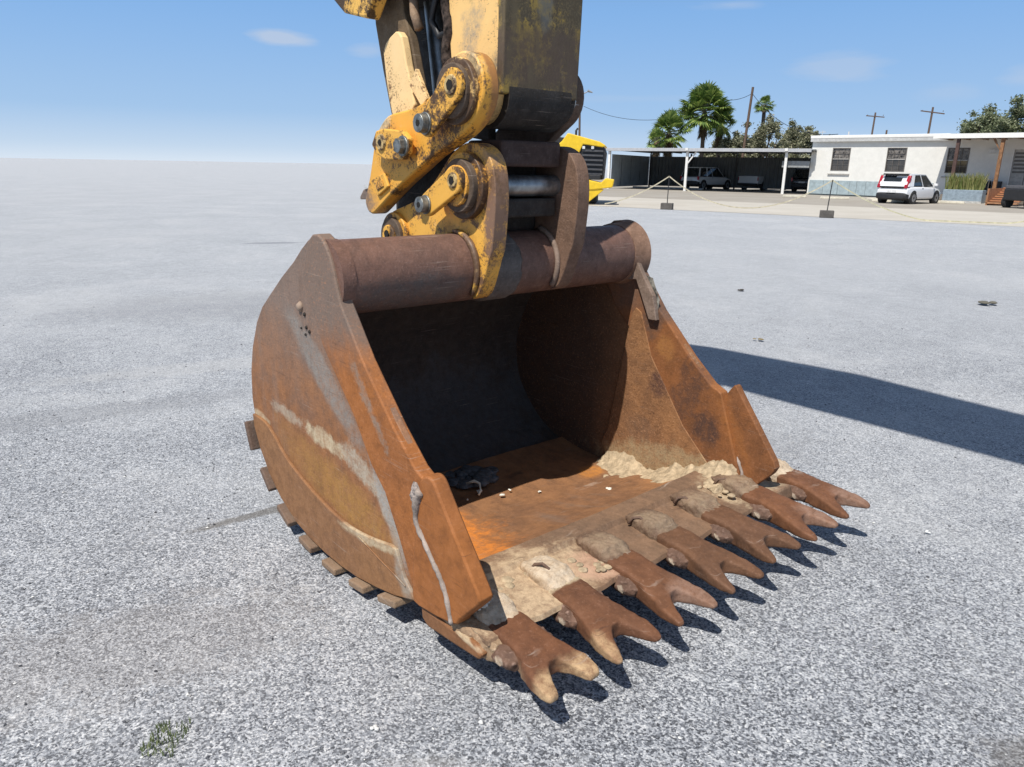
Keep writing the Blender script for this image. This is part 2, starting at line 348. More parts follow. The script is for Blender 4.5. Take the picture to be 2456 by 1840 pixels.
# paved strip in front of the buildings
M_ASPH = NT('tan_asphalt')
def _asph():
    n = M_ASPH; a = n.noise(.35, 7, .6); b = n.noise(30, 5, .7); st = n.noise(1, 6, .6, src=n.mapc((.05, .6, 1)))
    c = n.mix(n.rng(a, .35, .7), (.30, .272, .235), (.36, .335, .295)); c = n.mix(n.rng(b, .4, .7, 0, .3), c, (.22, .2, .17)); c = n.mix(n.rng(st, .55, .7, 0, .35), c, (.25, .225, .19))
    return n.fin(c, .88, 0, None, .2)
_asph(); M_ASPH = M_ASPH.m
def _conc():
    n = NT('pale_concrete'); a = n.noise(.5, 7, .6); b = n.noise(25, 5, .7)
    c = n.mix(n.rng(a, .35, .7), (.43, .40, .35), (.50, .47, .42)); c = n.mix(n.rng(b, .45, .7, 0, .25), c, (.33, .3, .26))
    return n.fin(c, .88, 0, None, .2)
M_CONC = _conc()
def lerp(p, q, t): return (p[0] + (q[0] - p[0]) * t, p[1] + (q[1] - p[1]) * t)
g0, g1 = (2.69, 34.13), (16.56, 24.68)
e0, e1 = lerp(g0, g1, -.35), lerp(g0, g1, 3.0)
k0, k1 = lerp(g0, g1, -.35), lerp(g0, g1, 3.0)
nv = Vector((g1[1] - g0[1], -(g1[0] - g0[0]), 0)).normalized() * -1
def off(p, d): return (p[0] + nv.x * d, p[1] + nv.y * d)
b0, b1 = (-2.4, 50.2), off(e1, 11)
sheet('concrete_strip', [e0, e1, b1, b0], .006, M_CONC, kind='structure')
sheet('asphalt_lot', [b0, b1, off(e1, 90), (-8, 130)], .006, M_ASPH, kind='structure')

# ================================================================ BUCKET
O = Vector((-0.30436724, 2.22154938, 0))
def frame(name, **k): return empty(name, O, -PSI, **k)      # local x = towards the teeth, y = across the bucket, z = up
BW = 1.66
bucket = frame('excavator_bucket', label='large rusty excavator bucket with seven forked teeth resting on the gravel', cat='bucket')

r90 = math.pi / 2
M_SIDE = rust('rust_side_plate', (.29, .125, .048), (.185, .09, .05), .75,
    patches=[((-1.02, 0, .56), (.22, 1, .035), (0, R(3), 0), MUD, .8, 1.6), ((-.70, 0, .55), (.22, 1, .045), (0, R(2), 0), MUDP, .9, 1.6), ((-.40, 0, .52), (.20, 1, .06), (0, R(18), 0), MUD, .95, 1.5), ((-.22, 0, .42), (.13, 1, .06), (0, R(45), 0), (.40, .36, .30), .9, 1.3), ((-1.32, 0, .47), (.12, 1, .03), (0, R(5), 0), MUDP, .8, 1.2),
             ((-.68, 0, .82), (.46, 1, .085), (0, R(36), 0), (.25, .235, .215), .85, .7), ((-.22, 0, .44), (.30, 1, .06), (0, R(59), 0), (.33, .32, .30), .85, .7),
             ((-.58, 0, .36), (.50, 1, .13), (0, R(8), 0), (.40, .21, .05), .65, .8), ((-.95, 0, .40), (.30, 1, .16), (0, R(20), 0), (.32, .16, .05), .5, .9)],
    grad=[(2, .60, 1.05, (.20, .155, .13), .85), (2, 1.1, 1.4, (.14, .115, .10), .7)], streak=(6, 1, 1.1), bump=.5)
M_BAND = rust('rust_wear_band', (.265, .13, .055), (.18, .09, .05), .6, patches=[((-.3, 0, .27), (.35, 1, .03), (0, R(-8), 0), MUDP, .8, 1.2), ((-.1, 0, .22), (.07, 1, .13), (0, R(-18), 0), (.34, .31, .26), .8, .9)], bump=.4)
M_BAR = rust('rust_front_bar', (.33, .118, .030), (.22, .083, .03), .5, grad=[(2, .80, 1.10, (.165, .135, .115), .85)],
    patches=[((-.30, 0, .80), (.20, 1, .035), (0, R(50), 0), (.25, .20, .16), .8, 2.2), ((-.13, BW - .05, .60), (.08, .1, .14), (0, 0, 0), (.12, .055, .03), 1.5, 1.2), ((-.36, BW - .05, .92), (.10, .1, .16), (0, R(30), 0), (.13, .07, .045), 1.4, 1.2), ((-.02, BW - .05, .42), (.09, .1, .09), (0, 0, 0), (.10, .05, .032), 1.6, .8)], bump=.35)
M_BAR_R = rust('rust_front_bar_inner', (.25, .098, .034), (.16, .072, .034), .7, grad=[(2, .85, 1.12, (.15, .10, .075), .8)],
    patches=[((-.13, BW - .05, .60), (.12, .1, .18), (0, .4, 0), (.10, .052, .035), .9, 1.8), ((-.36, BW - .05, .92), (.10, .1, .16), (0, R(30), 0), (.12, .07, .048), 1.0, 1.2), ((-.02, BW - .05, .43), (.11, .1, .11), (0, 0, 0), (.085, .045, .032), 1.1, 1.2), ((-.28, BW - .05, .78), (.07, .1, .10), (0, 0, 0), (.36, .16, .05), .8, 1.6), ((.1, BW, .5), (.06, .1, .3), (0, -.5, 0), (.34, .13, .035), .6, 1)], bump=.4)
M_CUT = rust('rust_side_cutter', (.31, .112, .03), (.21, .08, .029), .5, bump=.22, speck=.3)
M_TUBE = rust('rust_tube', (.175, .095, .07), (.11, .07, .058), .6, patches=[((-.5, .3, 1.12), (.2, .34, .1), (0, 0, 0), (.095, .085, .08), .85, 1.2)], speck=.55, bump=.55, rough=.5)
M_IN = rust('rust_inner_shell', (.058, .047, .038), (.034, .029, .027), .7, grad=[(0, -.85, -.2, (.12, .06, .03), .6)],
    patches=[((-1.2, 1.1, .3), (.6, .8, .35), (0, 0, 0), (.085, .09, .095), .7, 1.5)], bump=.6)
M_FLOOR = rust('rust_floor', (.27, .13, .058), (.165, .085, .048), .8,
    patches=[((-.35, .28, .1), (.62, .38, .4), (0, 0, R(-20)), (.60, .20, .035), 1.2, .9), ((-.05, 1.5, .1), (.25, .3, .3), (0, 0, 0), (.42, .2, .08), .6, 1.0), ((-.55, 1.42, .1), (.08, .12, .2), (0, 0, .3), (.5, .2, .04), .8, .6),
             ((-.05, .15, .15), (.14, .2, .2), (0, 0, 0), MUDP, .25, 1.5)], streak=(2.2, 9, 1), bump=.35, speck=.3)
M_INR = rust('rust_inner_right', (.32, .155, .065), (.18, .09, .048), .7, grad=[(0, -.48, -.78, (.062, .042, .032), .85)],  # darkest at the back: grime and shade, both painted into the wall colour
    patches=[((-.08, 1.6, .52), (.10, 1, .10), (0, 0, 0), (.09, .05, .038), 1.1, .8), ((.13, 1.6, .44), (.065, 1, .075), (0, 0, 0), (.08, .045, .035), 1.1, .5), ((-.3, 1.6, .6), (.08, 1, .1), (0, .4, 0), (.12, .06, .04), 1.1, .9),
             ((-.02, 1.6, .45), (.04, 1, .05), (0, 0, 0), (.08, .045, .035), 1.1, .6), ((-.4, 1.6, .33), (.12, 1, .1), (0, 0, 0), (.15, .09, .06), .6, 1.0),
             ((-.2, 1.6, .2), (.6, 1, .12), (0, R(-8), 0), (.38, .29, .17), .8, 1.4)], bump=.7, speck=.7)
M_LIP = rust('rust_cutting_edge', (.21, .125, .075), (.13, .085, .058), .7,
    patches=[((.2, .3, .2), (.24, .42, .3), (0, 0, 0), (.56, .42, .27), .85, 1.3), ((.2, 1.6, .2), (.2, .22, .3), (0, 0, 0), (.52, .42, .28), .85, 1.2), ((.25, .62, .2), (.12, .14, .3), (0, 0, 0), (.46, .27, .19), .7, 1.2)], bump=.45)
M_WEAR = rust('rust_wear_bar', (.13, .095, .075), (.085, .066, .055), .7, patches=[((0, -.02, 0), (3, .05, 3), (0, 0, 0), (.2, .1, .06), .3, .5)], grad=[(0, -1.25, -.5, (.34, .24, .15), .7)], bump=.9)
M_MUD = plain('caked_mud', (.46, .36, .24), .95, 0, .22, 30, .1, 1.0, 70)
M_WELD = rust('weld_bead', (.36, .30, .26), (.2, .17, .15), .5, bump=.6)

side = [(-.43, 1.05)] + [(-.48, 1.12), (-.492, 1.16), (-.505, 1.2), (-.519, 1.24), (-.538, 1.278), (-.563, 1.31), (-.59, 1.335), (-.62, 1.348), (-.66, 1.345), (-.735, 1.325), (-.80, 1.285),
        (-.871, 1.233), (-1.0, 1.155), (-1.139, 1.06), (-1.225, 1.0), (-1.30, .92), (-1.375, .79), (-1.415, .67), (-1.428, .54), (-1.405, .41), (-1.345, .305), (-1.255, .205), (-1.143, .125), (-.982, .062), (-.85, .04), (-.72, .031), (-.58, .032), (-.444, .044), (-.30, .07), (-.167, .10), (0, .155),
        (.02, .185), (.05, .62), (-.009, .65), (-.12, .75), (-.329, .94), (-.41, 1.03)]
# (the ear end keeps the outline of the tube; the front edge runs straight down to the side cutter)
side = [p for p in side if p != (-.43, 1.05)]
def plates():
    L = bucket
    for sgn, y0, y1 in ((-1, .018, .045), (1, BW - .045, BW - .018)):
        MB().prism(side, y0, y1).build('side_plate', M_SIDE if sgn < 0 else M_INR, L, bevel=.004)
    # raised front bars
    bar = [(-.447, 1.19), (-.47, 1.30), (-.55, 1.348), (-.64, 1.33), (-.79, 1.12), (-.625, .943), (-.402, .723), (-.295, .577), (-.206, .501), (-.115, .352), (-.026, .182), (.02, .164), (.20, .19), (.22, .24), (.05, .63), (-.009, .655), (-.12, .75), (-.329, .952), (-.455, 1.115)]
    bar = [(-.472, 1.128), (-.485, 1.165), (-.498, 1.2), (-.512, 1.24), (-.532, 1.28), (-.557, 1.315), (-.585, 1.342), (-.62, 1.357), (-.66, 1.352), (-.70, 1.325), (-.735, 1.26), (-.765, 1.18)] + bar[5:12] + [(.10, .175), (.19, .26), (.05, .63), (-.009, .655), (-.133, .758), (-.329, .95)]
    MB().prism(bar, 0, .055).build('front_bar', M_BAR, L, bevel=.006, smooth=30)
    MB().prism(bar, BW - .055, BW).build('front_bar', M_BAR_R, L, bevel=.006)
    # crescent wear plate, low on the outside
    top = smoothpoly([(-1.405, .468), (-1.27, .465), (-1.184, .43), (-1.069, .362), (-.95, .322), (-.826, .291), (-.66, .262), (-.491, .252), (-.33, .272), (-.19, .302)], False, 3)
    bot = [(-.10, .21), (-.03, .155), (-.167, .108), (-.30, .078), (-.444, .052), (-.58, .04), (-.72, .039), (-.85, .048), (-.982, .07), (-1.143, .133), (-1.255, .213), (-1.345, .313), (-1.398, .41)]
    for y0, y1 in ((.004, .019), (BW - .019, BW - .004)): MB().prism(top + [(-.15, .30)] + bot, y0, y1).build('wear_plate', M_BAND, L, bevel=.004)
    # weld seam running over the wear plate and up the side cutter
    w = [(-.42, .002, .243), (-.35, .002, .23), (-.266, .002, .215), (-.17, .002, .20), (-.088, .002, .185)]
    MB().path(w, .003, 6).build('weld_bead', M_BAND, L, smooth='all')
    cut = [(.03, .60), (.055, .648), (.085, .664), (.115, .655), (.14, .625), (.22, .525), (.345, .372), (.352, .345), (.33, .315), (.25, .232), (.215, .198), (.02, .166), (-.02, .20), (.0, .40)]
    MB().prism(smoothpoly(cut, True, 2), -.014, .040).build('side_cutter', M_CUT, L, bevel=.007, smooth=25)
    cutr = [(.02, .56), (.055, .606), (.062, .618), (.085, .655), (.102, .676), (.112, .672), (.135, .640), (.22, .53), (.335, .380), (.347, .352), (.33, .318), (.25, .232), (.215, .198), (.02, .166), (-.02, .20), (.0, .40)]
    MB().prism(cutr, BW - .034, BW + .006).build('side_cutter', M_BAR_R, L, bevel=.004)
    random.seed(2)
    for yy in (-.016, BW - .036):
        pts = smoothpoly([(.045, .60), (.022, .55), (.02, .48), (.06, .435), (.105, .385), (.15, .345), (.18, .30), (.20, .245), (.213, .20)], False, 4)
        p = [(x + random.uniform(-.002, .002), yy, z) for x, z in pts]
        MB().path(p, [.006 + .005 * rnd() + (.006 if i < 6 else 0) for i in range(len(p))], 7).build('weld_bead', M_WELD, L, smooth='all')
    blob = MB()
    for k in range(9): 
        c = Vector((.0 + .03 * rnd(), -.013, .55 + .05 * rnd())); blob.tube(c, c + Vector((0, -.008 - .006 * rnd(), 0)), .014 + .01 * rnd(), .006, 7)
    blob.build('weld_scab', plain('weld_grey', (.42, .36, .33), .8, 0, .4, 40, .2, .6, 80), L, smooth='all')
    # lifting scars high on the near side
    sc = MB(); 
    for x, z, r in ((-.80, 1.035, .009), (-.79, .985, .008), (-.835, .975, .005), (-.765, .972, .008), (-.80, .955, .006)): sc.tube((x, .0175, z), (x, .012, z), r, r * .7, 9)
    sc.build('scar_pits', plain('scar_dark', (.03, .024, .02), .9), L, smooth='all', kind='stuff')
    MB().tube((-.835, .02, 1.06), (-.835, .004, 1.06), .024, .012, 12).build('weld_spot', plain('weld_spot', (.33, .24, .18), .85, bump=.5), L, smooth='all')
plates()
# wrapper shell
shell_out = [(-.68, 1.325), (-.76, 1.29), (-.871, 1.223), (-1.0, 1.145), (-1.139, 1.05), (-1.225, .985), (-1.295, .905), (-1.365, .78), (-1.403, .665), (-1.415, .54), (-1.393, .415), (-1.335, .312), (-1.248, .215), (-1.14, .137), (-.98, .073), (-.85, .05), (-.72, .041), (-.58, .042), (-.444, .054), (-.30, .08), (-.167, .11), (0, .165), (.06, .178)]
def offset(pl, d):
    out = []
    for i, p in enumerate(pl):
        a = Vector(pl[max(i - 1, 0)]); b = Vector(pl[min(i + 1, len(pl) - 1)]); t = (b - a).normalized(); out.append((p[0] - t.y * d * -1 * -1, p[1] + t.x * d))
    return out
def shell(name, pl, th, y0, y1, mat, ny=40, amp=.006, sd=0):
    inn = offset(pl, th); mb = MB(); n = len(pl)
    vs = []
    for k in range(ny + 1):
        y = y0 + (y1 - y0) * k / ny
        for (x, z) in pl: vs.append((x, y, z))
        for (x, z) in inn:
            d = amp * noise.noise(Vector((x * 3 + sd, y * 2.5, z * 3))) + amp * .5 * noise.noise(Vector((x * 9, y * 9 + sd, z * 9)))
            vs.append((x, y, z + d))
    m = 2 * n; fs = []
    for k in range(ny):
        a, b = k * m, (k + 1) * m
        for i in range(n - 1): fs += [(a + i, b + i, b + i + 1, a + i + 1), (a + n + i, a + n + i + 1, b + n + i + 1, b + n + i)]
        fs += [(a, a + n, b + n, b), (a + n - 1, b + n - 1, b + m - 1, a + m - 1)]
    for a in (0, ny * m): fs += [(a + i, a + i + 1, a + n + i + 1, a + n + i) for i in range(n - 1)]
    return mb.add(vs, fs).build(name, mat, bucket, smooth=40)
back = smoothpoly(shell_out[:15], False, 2); floor = smoothpoly(shell_out[14:], False, 2)
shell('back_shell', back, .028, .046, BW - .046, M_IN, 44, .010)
shell('floor_plate', floor, .045, .046, BW - .046, M_FLOOR, 44, .006, 5)
# torque tube
TC = (-.604, 1.197); TR = .138
tb = MB(); tb.tube((TC[0], .04, TC[1]), (TC[0], BW - .04, TC[1]), TR, n=64); tb.build('torque_tube', M_TUBE, bucket, smooth=30)
MB().tube((TC[0], .012, TC[1]), (TC[0], .066, TC[1]), TR + .008, TR + .004, 64).build('tube_weld', M_TUBE, bucket, smooth=30)
MB().tube((TC[0], BW - .10, TC[1]), (TC[0], BW - .01, TC[1]), TR + .003, TR + .024, 64).build('tube_collar', rust('rust_collar', (.25, .15, .10), (.14, .08, .055), .6, bump=.4), bucket, smooth=30)
# worn sleeve between the hinge plates
random.seed(9)
slv = MB(); N = 64; rings = []
for k, y in enumerate((.685, .70, .76, .82, .835)):
    rings.append([(TC[0] + (TR + (.011 if 0 < k < 4 else .001)) * math.cos(2 * math.pi * i / N), y + (.02 * noise.noise(Vector((i * .4, 3, k * .1))) if k > 2 else 0), TC[1] + (TR + (.011 if 0 < k < 4 else .001)) * math.sin(2 * math.pi * i / N)) for i in range(N)])
slv.loft(rings).build('tube_sleeve', rust('rust_sleeve', (.13, .115, .105), (.085, .075, .07), .6, bump=.5), bucket, smooth=30)
# gussets under the tube ends
for y0, y1, lo in ((BW - .085, BW - .058, .903),):
    MB().prism([(-.60, 1.07), (-.465, 1.085), (-.372 if lo < .95 else -.43, lo), (-.325 if lo < .95 else -.40, lo + .002), (-.355 if lo < .95 else -.415, 1.02), (-.43, 1.12), (-.47, 1.18), (-.6, 1.2)], y0, y1).build('gusset', rust('rust_gusset', (.26, .19, .15), (.17, .12, .09), .6, bump=.5), bucket, bevel=.004)
MB().prism([(-.43, 1.11), (-.385, 1.10), (-.335, 1.0), (-.34, .95), (-.375, .93), (-.42, 1.02)], BW - .0575, BW - .054).build('repair_patch', plain('patch_grey', (.26, .25, .22), .8, 0, .4, 30, .2, .5), bucket, bevel=.003)
# inner liner plate on the far side
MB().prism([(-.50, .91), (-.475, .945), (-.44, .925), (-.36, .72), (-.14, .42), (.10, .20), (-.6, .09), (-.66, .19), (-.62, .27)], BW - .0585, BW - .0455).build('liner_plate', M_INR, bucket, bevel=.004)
# web between shell top and tube (closes the shell onto the tube)
MB().prism([(-.70, 1.30), (-.66, 1.06), (-.60, 1.07), (-.64, 1.33)], .05, BW - .05).build('shell_flange', M_IN, bucket)
# wear bars across the underside
wb = [((-1.425, .43), (-1.375, .30)), ((-1.285, .245), (-1.195, .165)), ((-1.125, .118), (-1.01, .068)), ((-.915, .046), (-.80, .036)), ((-.70, .029), (-.585, .031)), ((-.47, .045), (-.355, .062)), ((-.25, .085), (-.13, .115))]
for (a, b) in wb:
    A, B = Vector(a), Vector(b); t = (B - A).normalized(); nn = Vector((t.y, -t.x)); 
    q = [A + nn * .002, B + nn * .002, B + nn * .030, A + nn * .030]
    MB().prism([tuple(p) for p in q], -.024, BW + .02).build('wear_bar', M_WEAR, bucket, bevel=.006)

def rrect_(cx, y, cz, a, b, ex=4, n=20):
    return [(cx, y + a * math.copysign(abs(math.cos(t)) ** (2 / ex), math.cos(t)), cz + b * math.copysign(abs(math.sin(t)) ** (2 / ex), math.sin(t))) for t in (2 * math.pi * i / n for i in range(n))]
# cutting edge: flat lip, thicker than the floor, with the corner shrouds
LT = [(-.02, .135), (.08, .15), (.36, .182), (.352, .196), (.10, .214), (.085, .232), (-.02, .222)]
mb = MB()
ny = 60; vs = []; fs = []; n = len(LT)
for k in range(ny + 1):
    y = .02 + (1.70 - .02) * k / ny
    for i, (x, z) in enumerate(LT):
        if i in (2, 3): x += .012 * noise.noise(Vector((y * 7, 1, 0))) - .012 * abs(math.sin(y * 11.1 + .4))
        vs.append((x, y, z + (.003 * noise.noise(Vector((y * 12, i, 2)))) + .022 * max(0, (y - .9))))
for k in range(ny): fs += [(k * n + i, (k + 1) * n + i, (k + 1) * n + (i + 1) % n, k * n + (i + 1) % n) for i in range(n)]
fs += [tuple(range(n)), tuple(range(ny * n, ny * n + n))]
mb.add(vs, fs).build('cutting_edge', M_LIP, bucket, smooth=30)
MB().prism([(.015, .166), (.02, .118), (.055, .10), (.20, .115), (.335, .13), (.352, .155), (.31, .178), (.20, .172)], -.004, .05).build('corner_shroud', rust('rust_shroud', (.24, .105, .04), (.15, .072, .036), .6, patches=[((.26, 0, .17), (.10, .1, .012), (0, .1, 0), MUDP, .7, 1)], bump=.4), bucket, bevel=.010)
CORNER = MB().loft([rrect_(x, y, z, a, b) for x, y, z, a, b in ((.12, .03, .185, .028, .012), (.19, .045, .178, .045, .032), (.26, .062, .165, .055, .040), (.33, .075, .155, .060, .040), (.37, .085, .150, .055, .034))]).build('corner_casting', None, bucket)
MB().prism([(.015, .175), (.02, .128), (.055, .11), (.335, .15), (.38, .19), (.36, .25), (.20, .22)], BW - .02, 1.76).build('corner_shroud', M_LIP, bucket, bevel=.012)
sb = [(.079, .03 + (1.56) * i / 60, .222 + .022 * max(0, (.03 + 1.56 * i / 60) - .9) + .002 * rnd()) for i in range(61)]
MB().path(sb, .006, 6).build('weld_bead', rust('weld_line', (.44, .30, .15), (.28, .16, .08), .6), bucket, smooth='all')

CLOUDS = bpy.data.textures.new('cast_relief', 'CLOUDS'); CLOUDS.noise_scale = .035; CLOUDS.noise_depth = 4
CLOUDF = bpy.data.textures.new('crust_relief', 'CLOUDS'); CLOUDF.noise_scale = .018; CLOUDF.noise_depth = 5
def cast(o, vox=.0045, amp=.004, tex=None):
    """weld the overlapping lofts of a casting into one skin with a worn surface"""
    r = o.modifiers.new('remesh', 'REMESH'); r.mode = 'VOXEL'; r.voxel_size = vox; r.use_smooth_shade = True
    m = o.modifiers.new('soften', 'SMOOTH'); m.iterations = 2; m.factor = .5
    d = o.modifiers.new('relief', 'DISPLACE'); d.texture = tex or CLOUDS; d.strength = amp; d.mid_level = .5; d.texture_coords = 'GLOBAL'
    return o
# teeth and their adapters
def rrect(cx, y, cz, a, b, ex=3.2, n=16, tilt=0):
    out = []
    for i in range(n):
        t = 2 * math.pi * i / n; c, s_ = math.cos(t), math.sin(t)
        yy = a * math.copysign(abs(c) ** (2 / ex), c); zz = b * math.copysign(abs(s_) ** (2 / ex), s_)
        out.append((cx, y + yy, cz + zz))
    return out
def tooth_mesh(sd, worn=False):
    """twin pointed tooth: flat topped body that forks into two flattened points"""
    r_ = random.Random(sd * 7 + 3); q = lambda a: r_.uniform(-a, a); mb = MB()
    T = .335 if worn else .372; cr = .235 if worn else .262
    def sect(x, ya, yb, h, z, ex=7, n=28): return rrect(x, (ya + yb) / 2, z, (yb - ya) / 2, h, ex, n)
    mb.loft([sect(0, -.058, .060, .040, -.004), sect(.010, -.064, .066, .046, -.005), (sect(.06, -.064, .066, .046, -.006)), sect(.12, -.063, .062, .043, -.008), sect(.17, -.069, .069, .039, -.011), sect(.21, -.080, .080, .035, -.014), sect(cr, -.088, .090, .030, -.017)])
    for s_ in (-1, 1):
        L = T + q(.012); w = 1 if s_ < 0 else 1.08; k = (L - cr)
        P = [(cr - .05, .002, .080, .031, -.015), (cr - .002, .008, .0895, .0295, -.017), (cr + .10 * k, .022, .0925, .027, -.019), (cr + .28 * k, .036, .095 * w, .024, -.021), (cr + .55 * k, .050, .096 * w, .019, -.024), (cr + .80 * k, .060, .094 * w, .014, -.027), (cr + .95 * k, .067, .090 * w, .009, -.029), (L, .072, .084 * w, .004, -.031)]
        if worn: P = [(x, y0 - .012 * max(0, (x - cr) / k), y1, h * .9 + .004, z) for x, y0, y1, h, z in P]
        mb.loft([sect(x, *((y0, y1) if s_ > 0 else (-y1, -y0)), h, z, 5) for x, y0, y1, h, z in P])
    return mb
def adapter_mesh(sd):
    mb = MB()
    secs = [(-.175, .044, .008, .036), (-.15, .054, .020, .036), (-.11, .060, .034, .030), (-.06, .064, .046, .022), (-.02, .066, .050, .012), (-.004, .062, .046, .004), (.05, .048, .03, -.0)]
    mb.loft([rrect(x, 0, z, a, b, 4.5, 20) for x, a, b, z in secs])
    # underside leg clamping the lip from below
    mb.loft([rrect(x, 0, z, a, b, 4.5, 20) for x, a, b, z in ((-.10, .045, .012, -.045), (-.03, .055, .026, -.035), (.03, .050, .028, -.015))])
    return mb
def lug_mesh():
    mb = MB(); r_ = random.Random(5)
    for s_ in (-1, 1):
        rings = []
        for k in range(8):
            t = k / 7; rr = (1 - t ** 3.2) ** .5 if k < 7 else .12
            rings.append([(.115 + .07 * rr * math.cos(2 * math.pi * i / 16) - .015 * t + .003 * math.sin(i * 2.2 + k), s_ * (.03 + .068 * t), -.016 + .034 * rr * math.sin(2 * math.pi * i / 16) - .006 * t + .012 * noise.noise(Vector((i * .8, k * .9, s_)))) for i in range(16)])
        mb.loft(rings)
    return mb
TOOTH_M = [rust('rust_tooth_worn', (.165, .068, .031), (.105, .047, .028), .5, edge=.7, patches=[((-.002, 0, .04), (.022, .09, .03), (0, 0, 0), (.50, .40, .29), .9, 1.6), ((.32, 0, -.03), (.095, .2, .2), (0, 0, 0), (.50, .34, .19), .95, .6), ((.1, -.07, -.03), (.2, .04, .05), (0, 0, 0), (.42, .30, .18), .6, 1)], bump=.6),
           rust('rust_tooth_edge', (.155, .066, .031), (.10, .046, .028), .5, edge=.7, patches=[((-.002, 0, .04), (.022, .09, .03), (0, 0, 0), (.50, .40, .29), .9, 1.6), ((.33, -.09, -.06), (.14, .05, .2), (0, 0, 0), (.44, .29, .16), .85, .9), ((.0, 0, .05), (.04, .2, .1), (0, 0, 0), MUDP, .9, 1)], bump=.5),
           rust('rust_tooth', (.145, .07, .036), (.09, .047, .029), .6, edge=.7, bump=.5, patches=[((-.002, 0, .04), (.022, .09, .03), (0, 0, 0), (.50, .40, .29), .9, 1.6), ]), rust('rust_tooth_red', (.165, .07, .032), (.10, .048, .029), .6, edge=.7, patches=[((-.002, 0, .04), (.022, .09, .03), (0, 0, 0), (.50, .40, .29), .9, 1.6), ((.3, .05, -.05), (.15, .08, .2), (0, 0, 0), (.30, .19, .14), .7, 1)], bump=.4)]
M_ADAPT = rust('rust_adapter', (.17, .105, .068), (.10, .064, .044), .6, edge=1, patches=[((-.05, 0, .05), (.12, .09, .1), (0, 0, 0), (.46, .36, .24), .35, 1.4)], bump=.7)
M_ADAPT2 = rust('dusty_adapter', (.38, .27, .17), (.24, .145, .085), .7, edge=1, patches=[((-.05, 0, .04), (.16, .12, .1), (0, 0, 0), (.60, .50, .38), .85, 1.4)], bump=.8)
M_LUG = rust('pin_lug', (.15, .085, .058), (.08, .05, .038), .6, edge=1, patches=[((.115, -.098, -.02), (.022, .02, .014), (0, .5, 0), (.5, .43, .34), .7, 1.4)], bump=.7)
CORNER.data.materials.clear(); CORNER.data.materials.append(M_ADAPT2); cast(CORNER, .005, .014, CLOUDF)
for i in range(7):
    y = .132 + .2885 * i; z = .168 + .0078 * i; x = .285 if i == 0 else .263
    yaw = R([1.5, -2, 0, 0, .5, 0, -1][i])
    t = tooth_mesh(i, i == 0).build('tooth', TOOTH_M[[0, 1, 3, 2, 2, 3, 3][i]], bucket, smooth=38); t.location = (x, y, z); t.rotation_euler = (R([0, 1.5, 0, -1, 0, 1, 0][i]), R([1, 0, .5, 0, -.5, 0, 0][i]), yaw); t.scale = (1, 1.10, 1); cast(t, .0045, .005)
    a = adapter_mesh(i).build('tooth_adapter', M_ADAPT2 if i in (0, 1, 6) else M_ADAPT, bucket, smooth=40); a.location = (x - .002, y, z + .002); a.scale = (1, 1.12, 1); cast(a, .005, .012, CLOUDF)
    l = lug_mesh().build('pin_lug', M_LUG, a, smooth=60); cast(l, .005, .014, CLOUDF)
    MB().path([(.10, -.093, -.012), (.115, -.099, -.02), (.125, -.094, -.03)], [.003, .005, .003], 7).build('pin', plain('pin_mud%d' % i, (.34, .27, .2), .8), a, smooth=40)
# lifting loops welded on the lip
for i, (x, y) in enumerate(((.183, .391), (.16, .94), (.163, 1.228), (.16, 1.52))):
    z = .228 + .022 * max(0, y - .9)
    MB().path([(x - .03, y - .02, z - .004), (x - .018, y - .01, z + .022), (x + .006, y + .004, z + .03), (x + .028, y + .015, z + .016), (x + .036, y + .02, z - .004)], .006, 7).build('lifting_loop', rust('rust_loop%d' % i, (.16, .10, .07), (.08, .05, .04)), bucket, smooth='all')
# caked mud in the far corner and on the lip
def mudfillet(name, line, h, w, sd, mat, parent=bucket, ylo=False):
    """line of (x, y, z) corner points; h up the wall, w across the floor towards -y"""
    rr = random.Random(sd); mb = MB(); n = 120; m = 16; vs = []
    ln = smoothpoly(line, False, max(1, n // (len(line) - 1))); n = len(ln)
    for k, (x, y, z) in enumerate(ln):
        e = min(1, k / 8, (n - 1 - k) / 8)
        a = h * e * (.75 + .8 * noise.noise(Vector((x * 5 + sd, 0, 0))) + .25 * noise.noise(Vector((x * 22, sd, 0)))); b = w * e * (.8 + .7 * noise.noise(Vector((x * 4, 3 + sd, 0))) + .2 * noise.noise(Vector((x * 18, 7, 0))))
        for j in range(m + 1):
            t = j / m; yy = y - b * t; zz = z + a * (1 - t) ** 1.9
            d = .016 * noise.noise(Vector((x * 14, yy * 14, zz * 14))) + .010 * abs(noise.noise(Vector((x * 40, yy * 40, zz * 40 + sd)))) if 0 < j < m else (-.006 if j else 0)
            vs.append((x + .004 * noise.noise(Vector((x * 60, yy * 60, 1))), yy, zz + d * e))
    fs = [(k * (m + 1) + j, (k + 1) * (m + 1) + j, (k + 1) * (m + 1) + j + 1, k * (m + 1) + j + 1) for k in range(n - 1) for j in range(m)]
    return mb.add(vs, fs).build(name, mat, parent, smooth='all')
cm = mudfillet('caked_mud', [(-.66, BW - .05, .09), (-.5, BW - .05, .08), (-.3, BW - .05, .11), (-.1, BW - .05, .17), (.08, BW - .05, .225), (.2, BW - .05, .225)], .085, .23, 3, M_MUD)
cm['kind'] = 'stuff'; sbd = cm.modifiers.new('fine', 'SUBSURF'); sbd.levels = 1; sbd.render_levels = 1; dd = cm.modifiers.new('crumbs', 'DISPLACE'); dd.texture = CLOUDF; dd.strength = .014
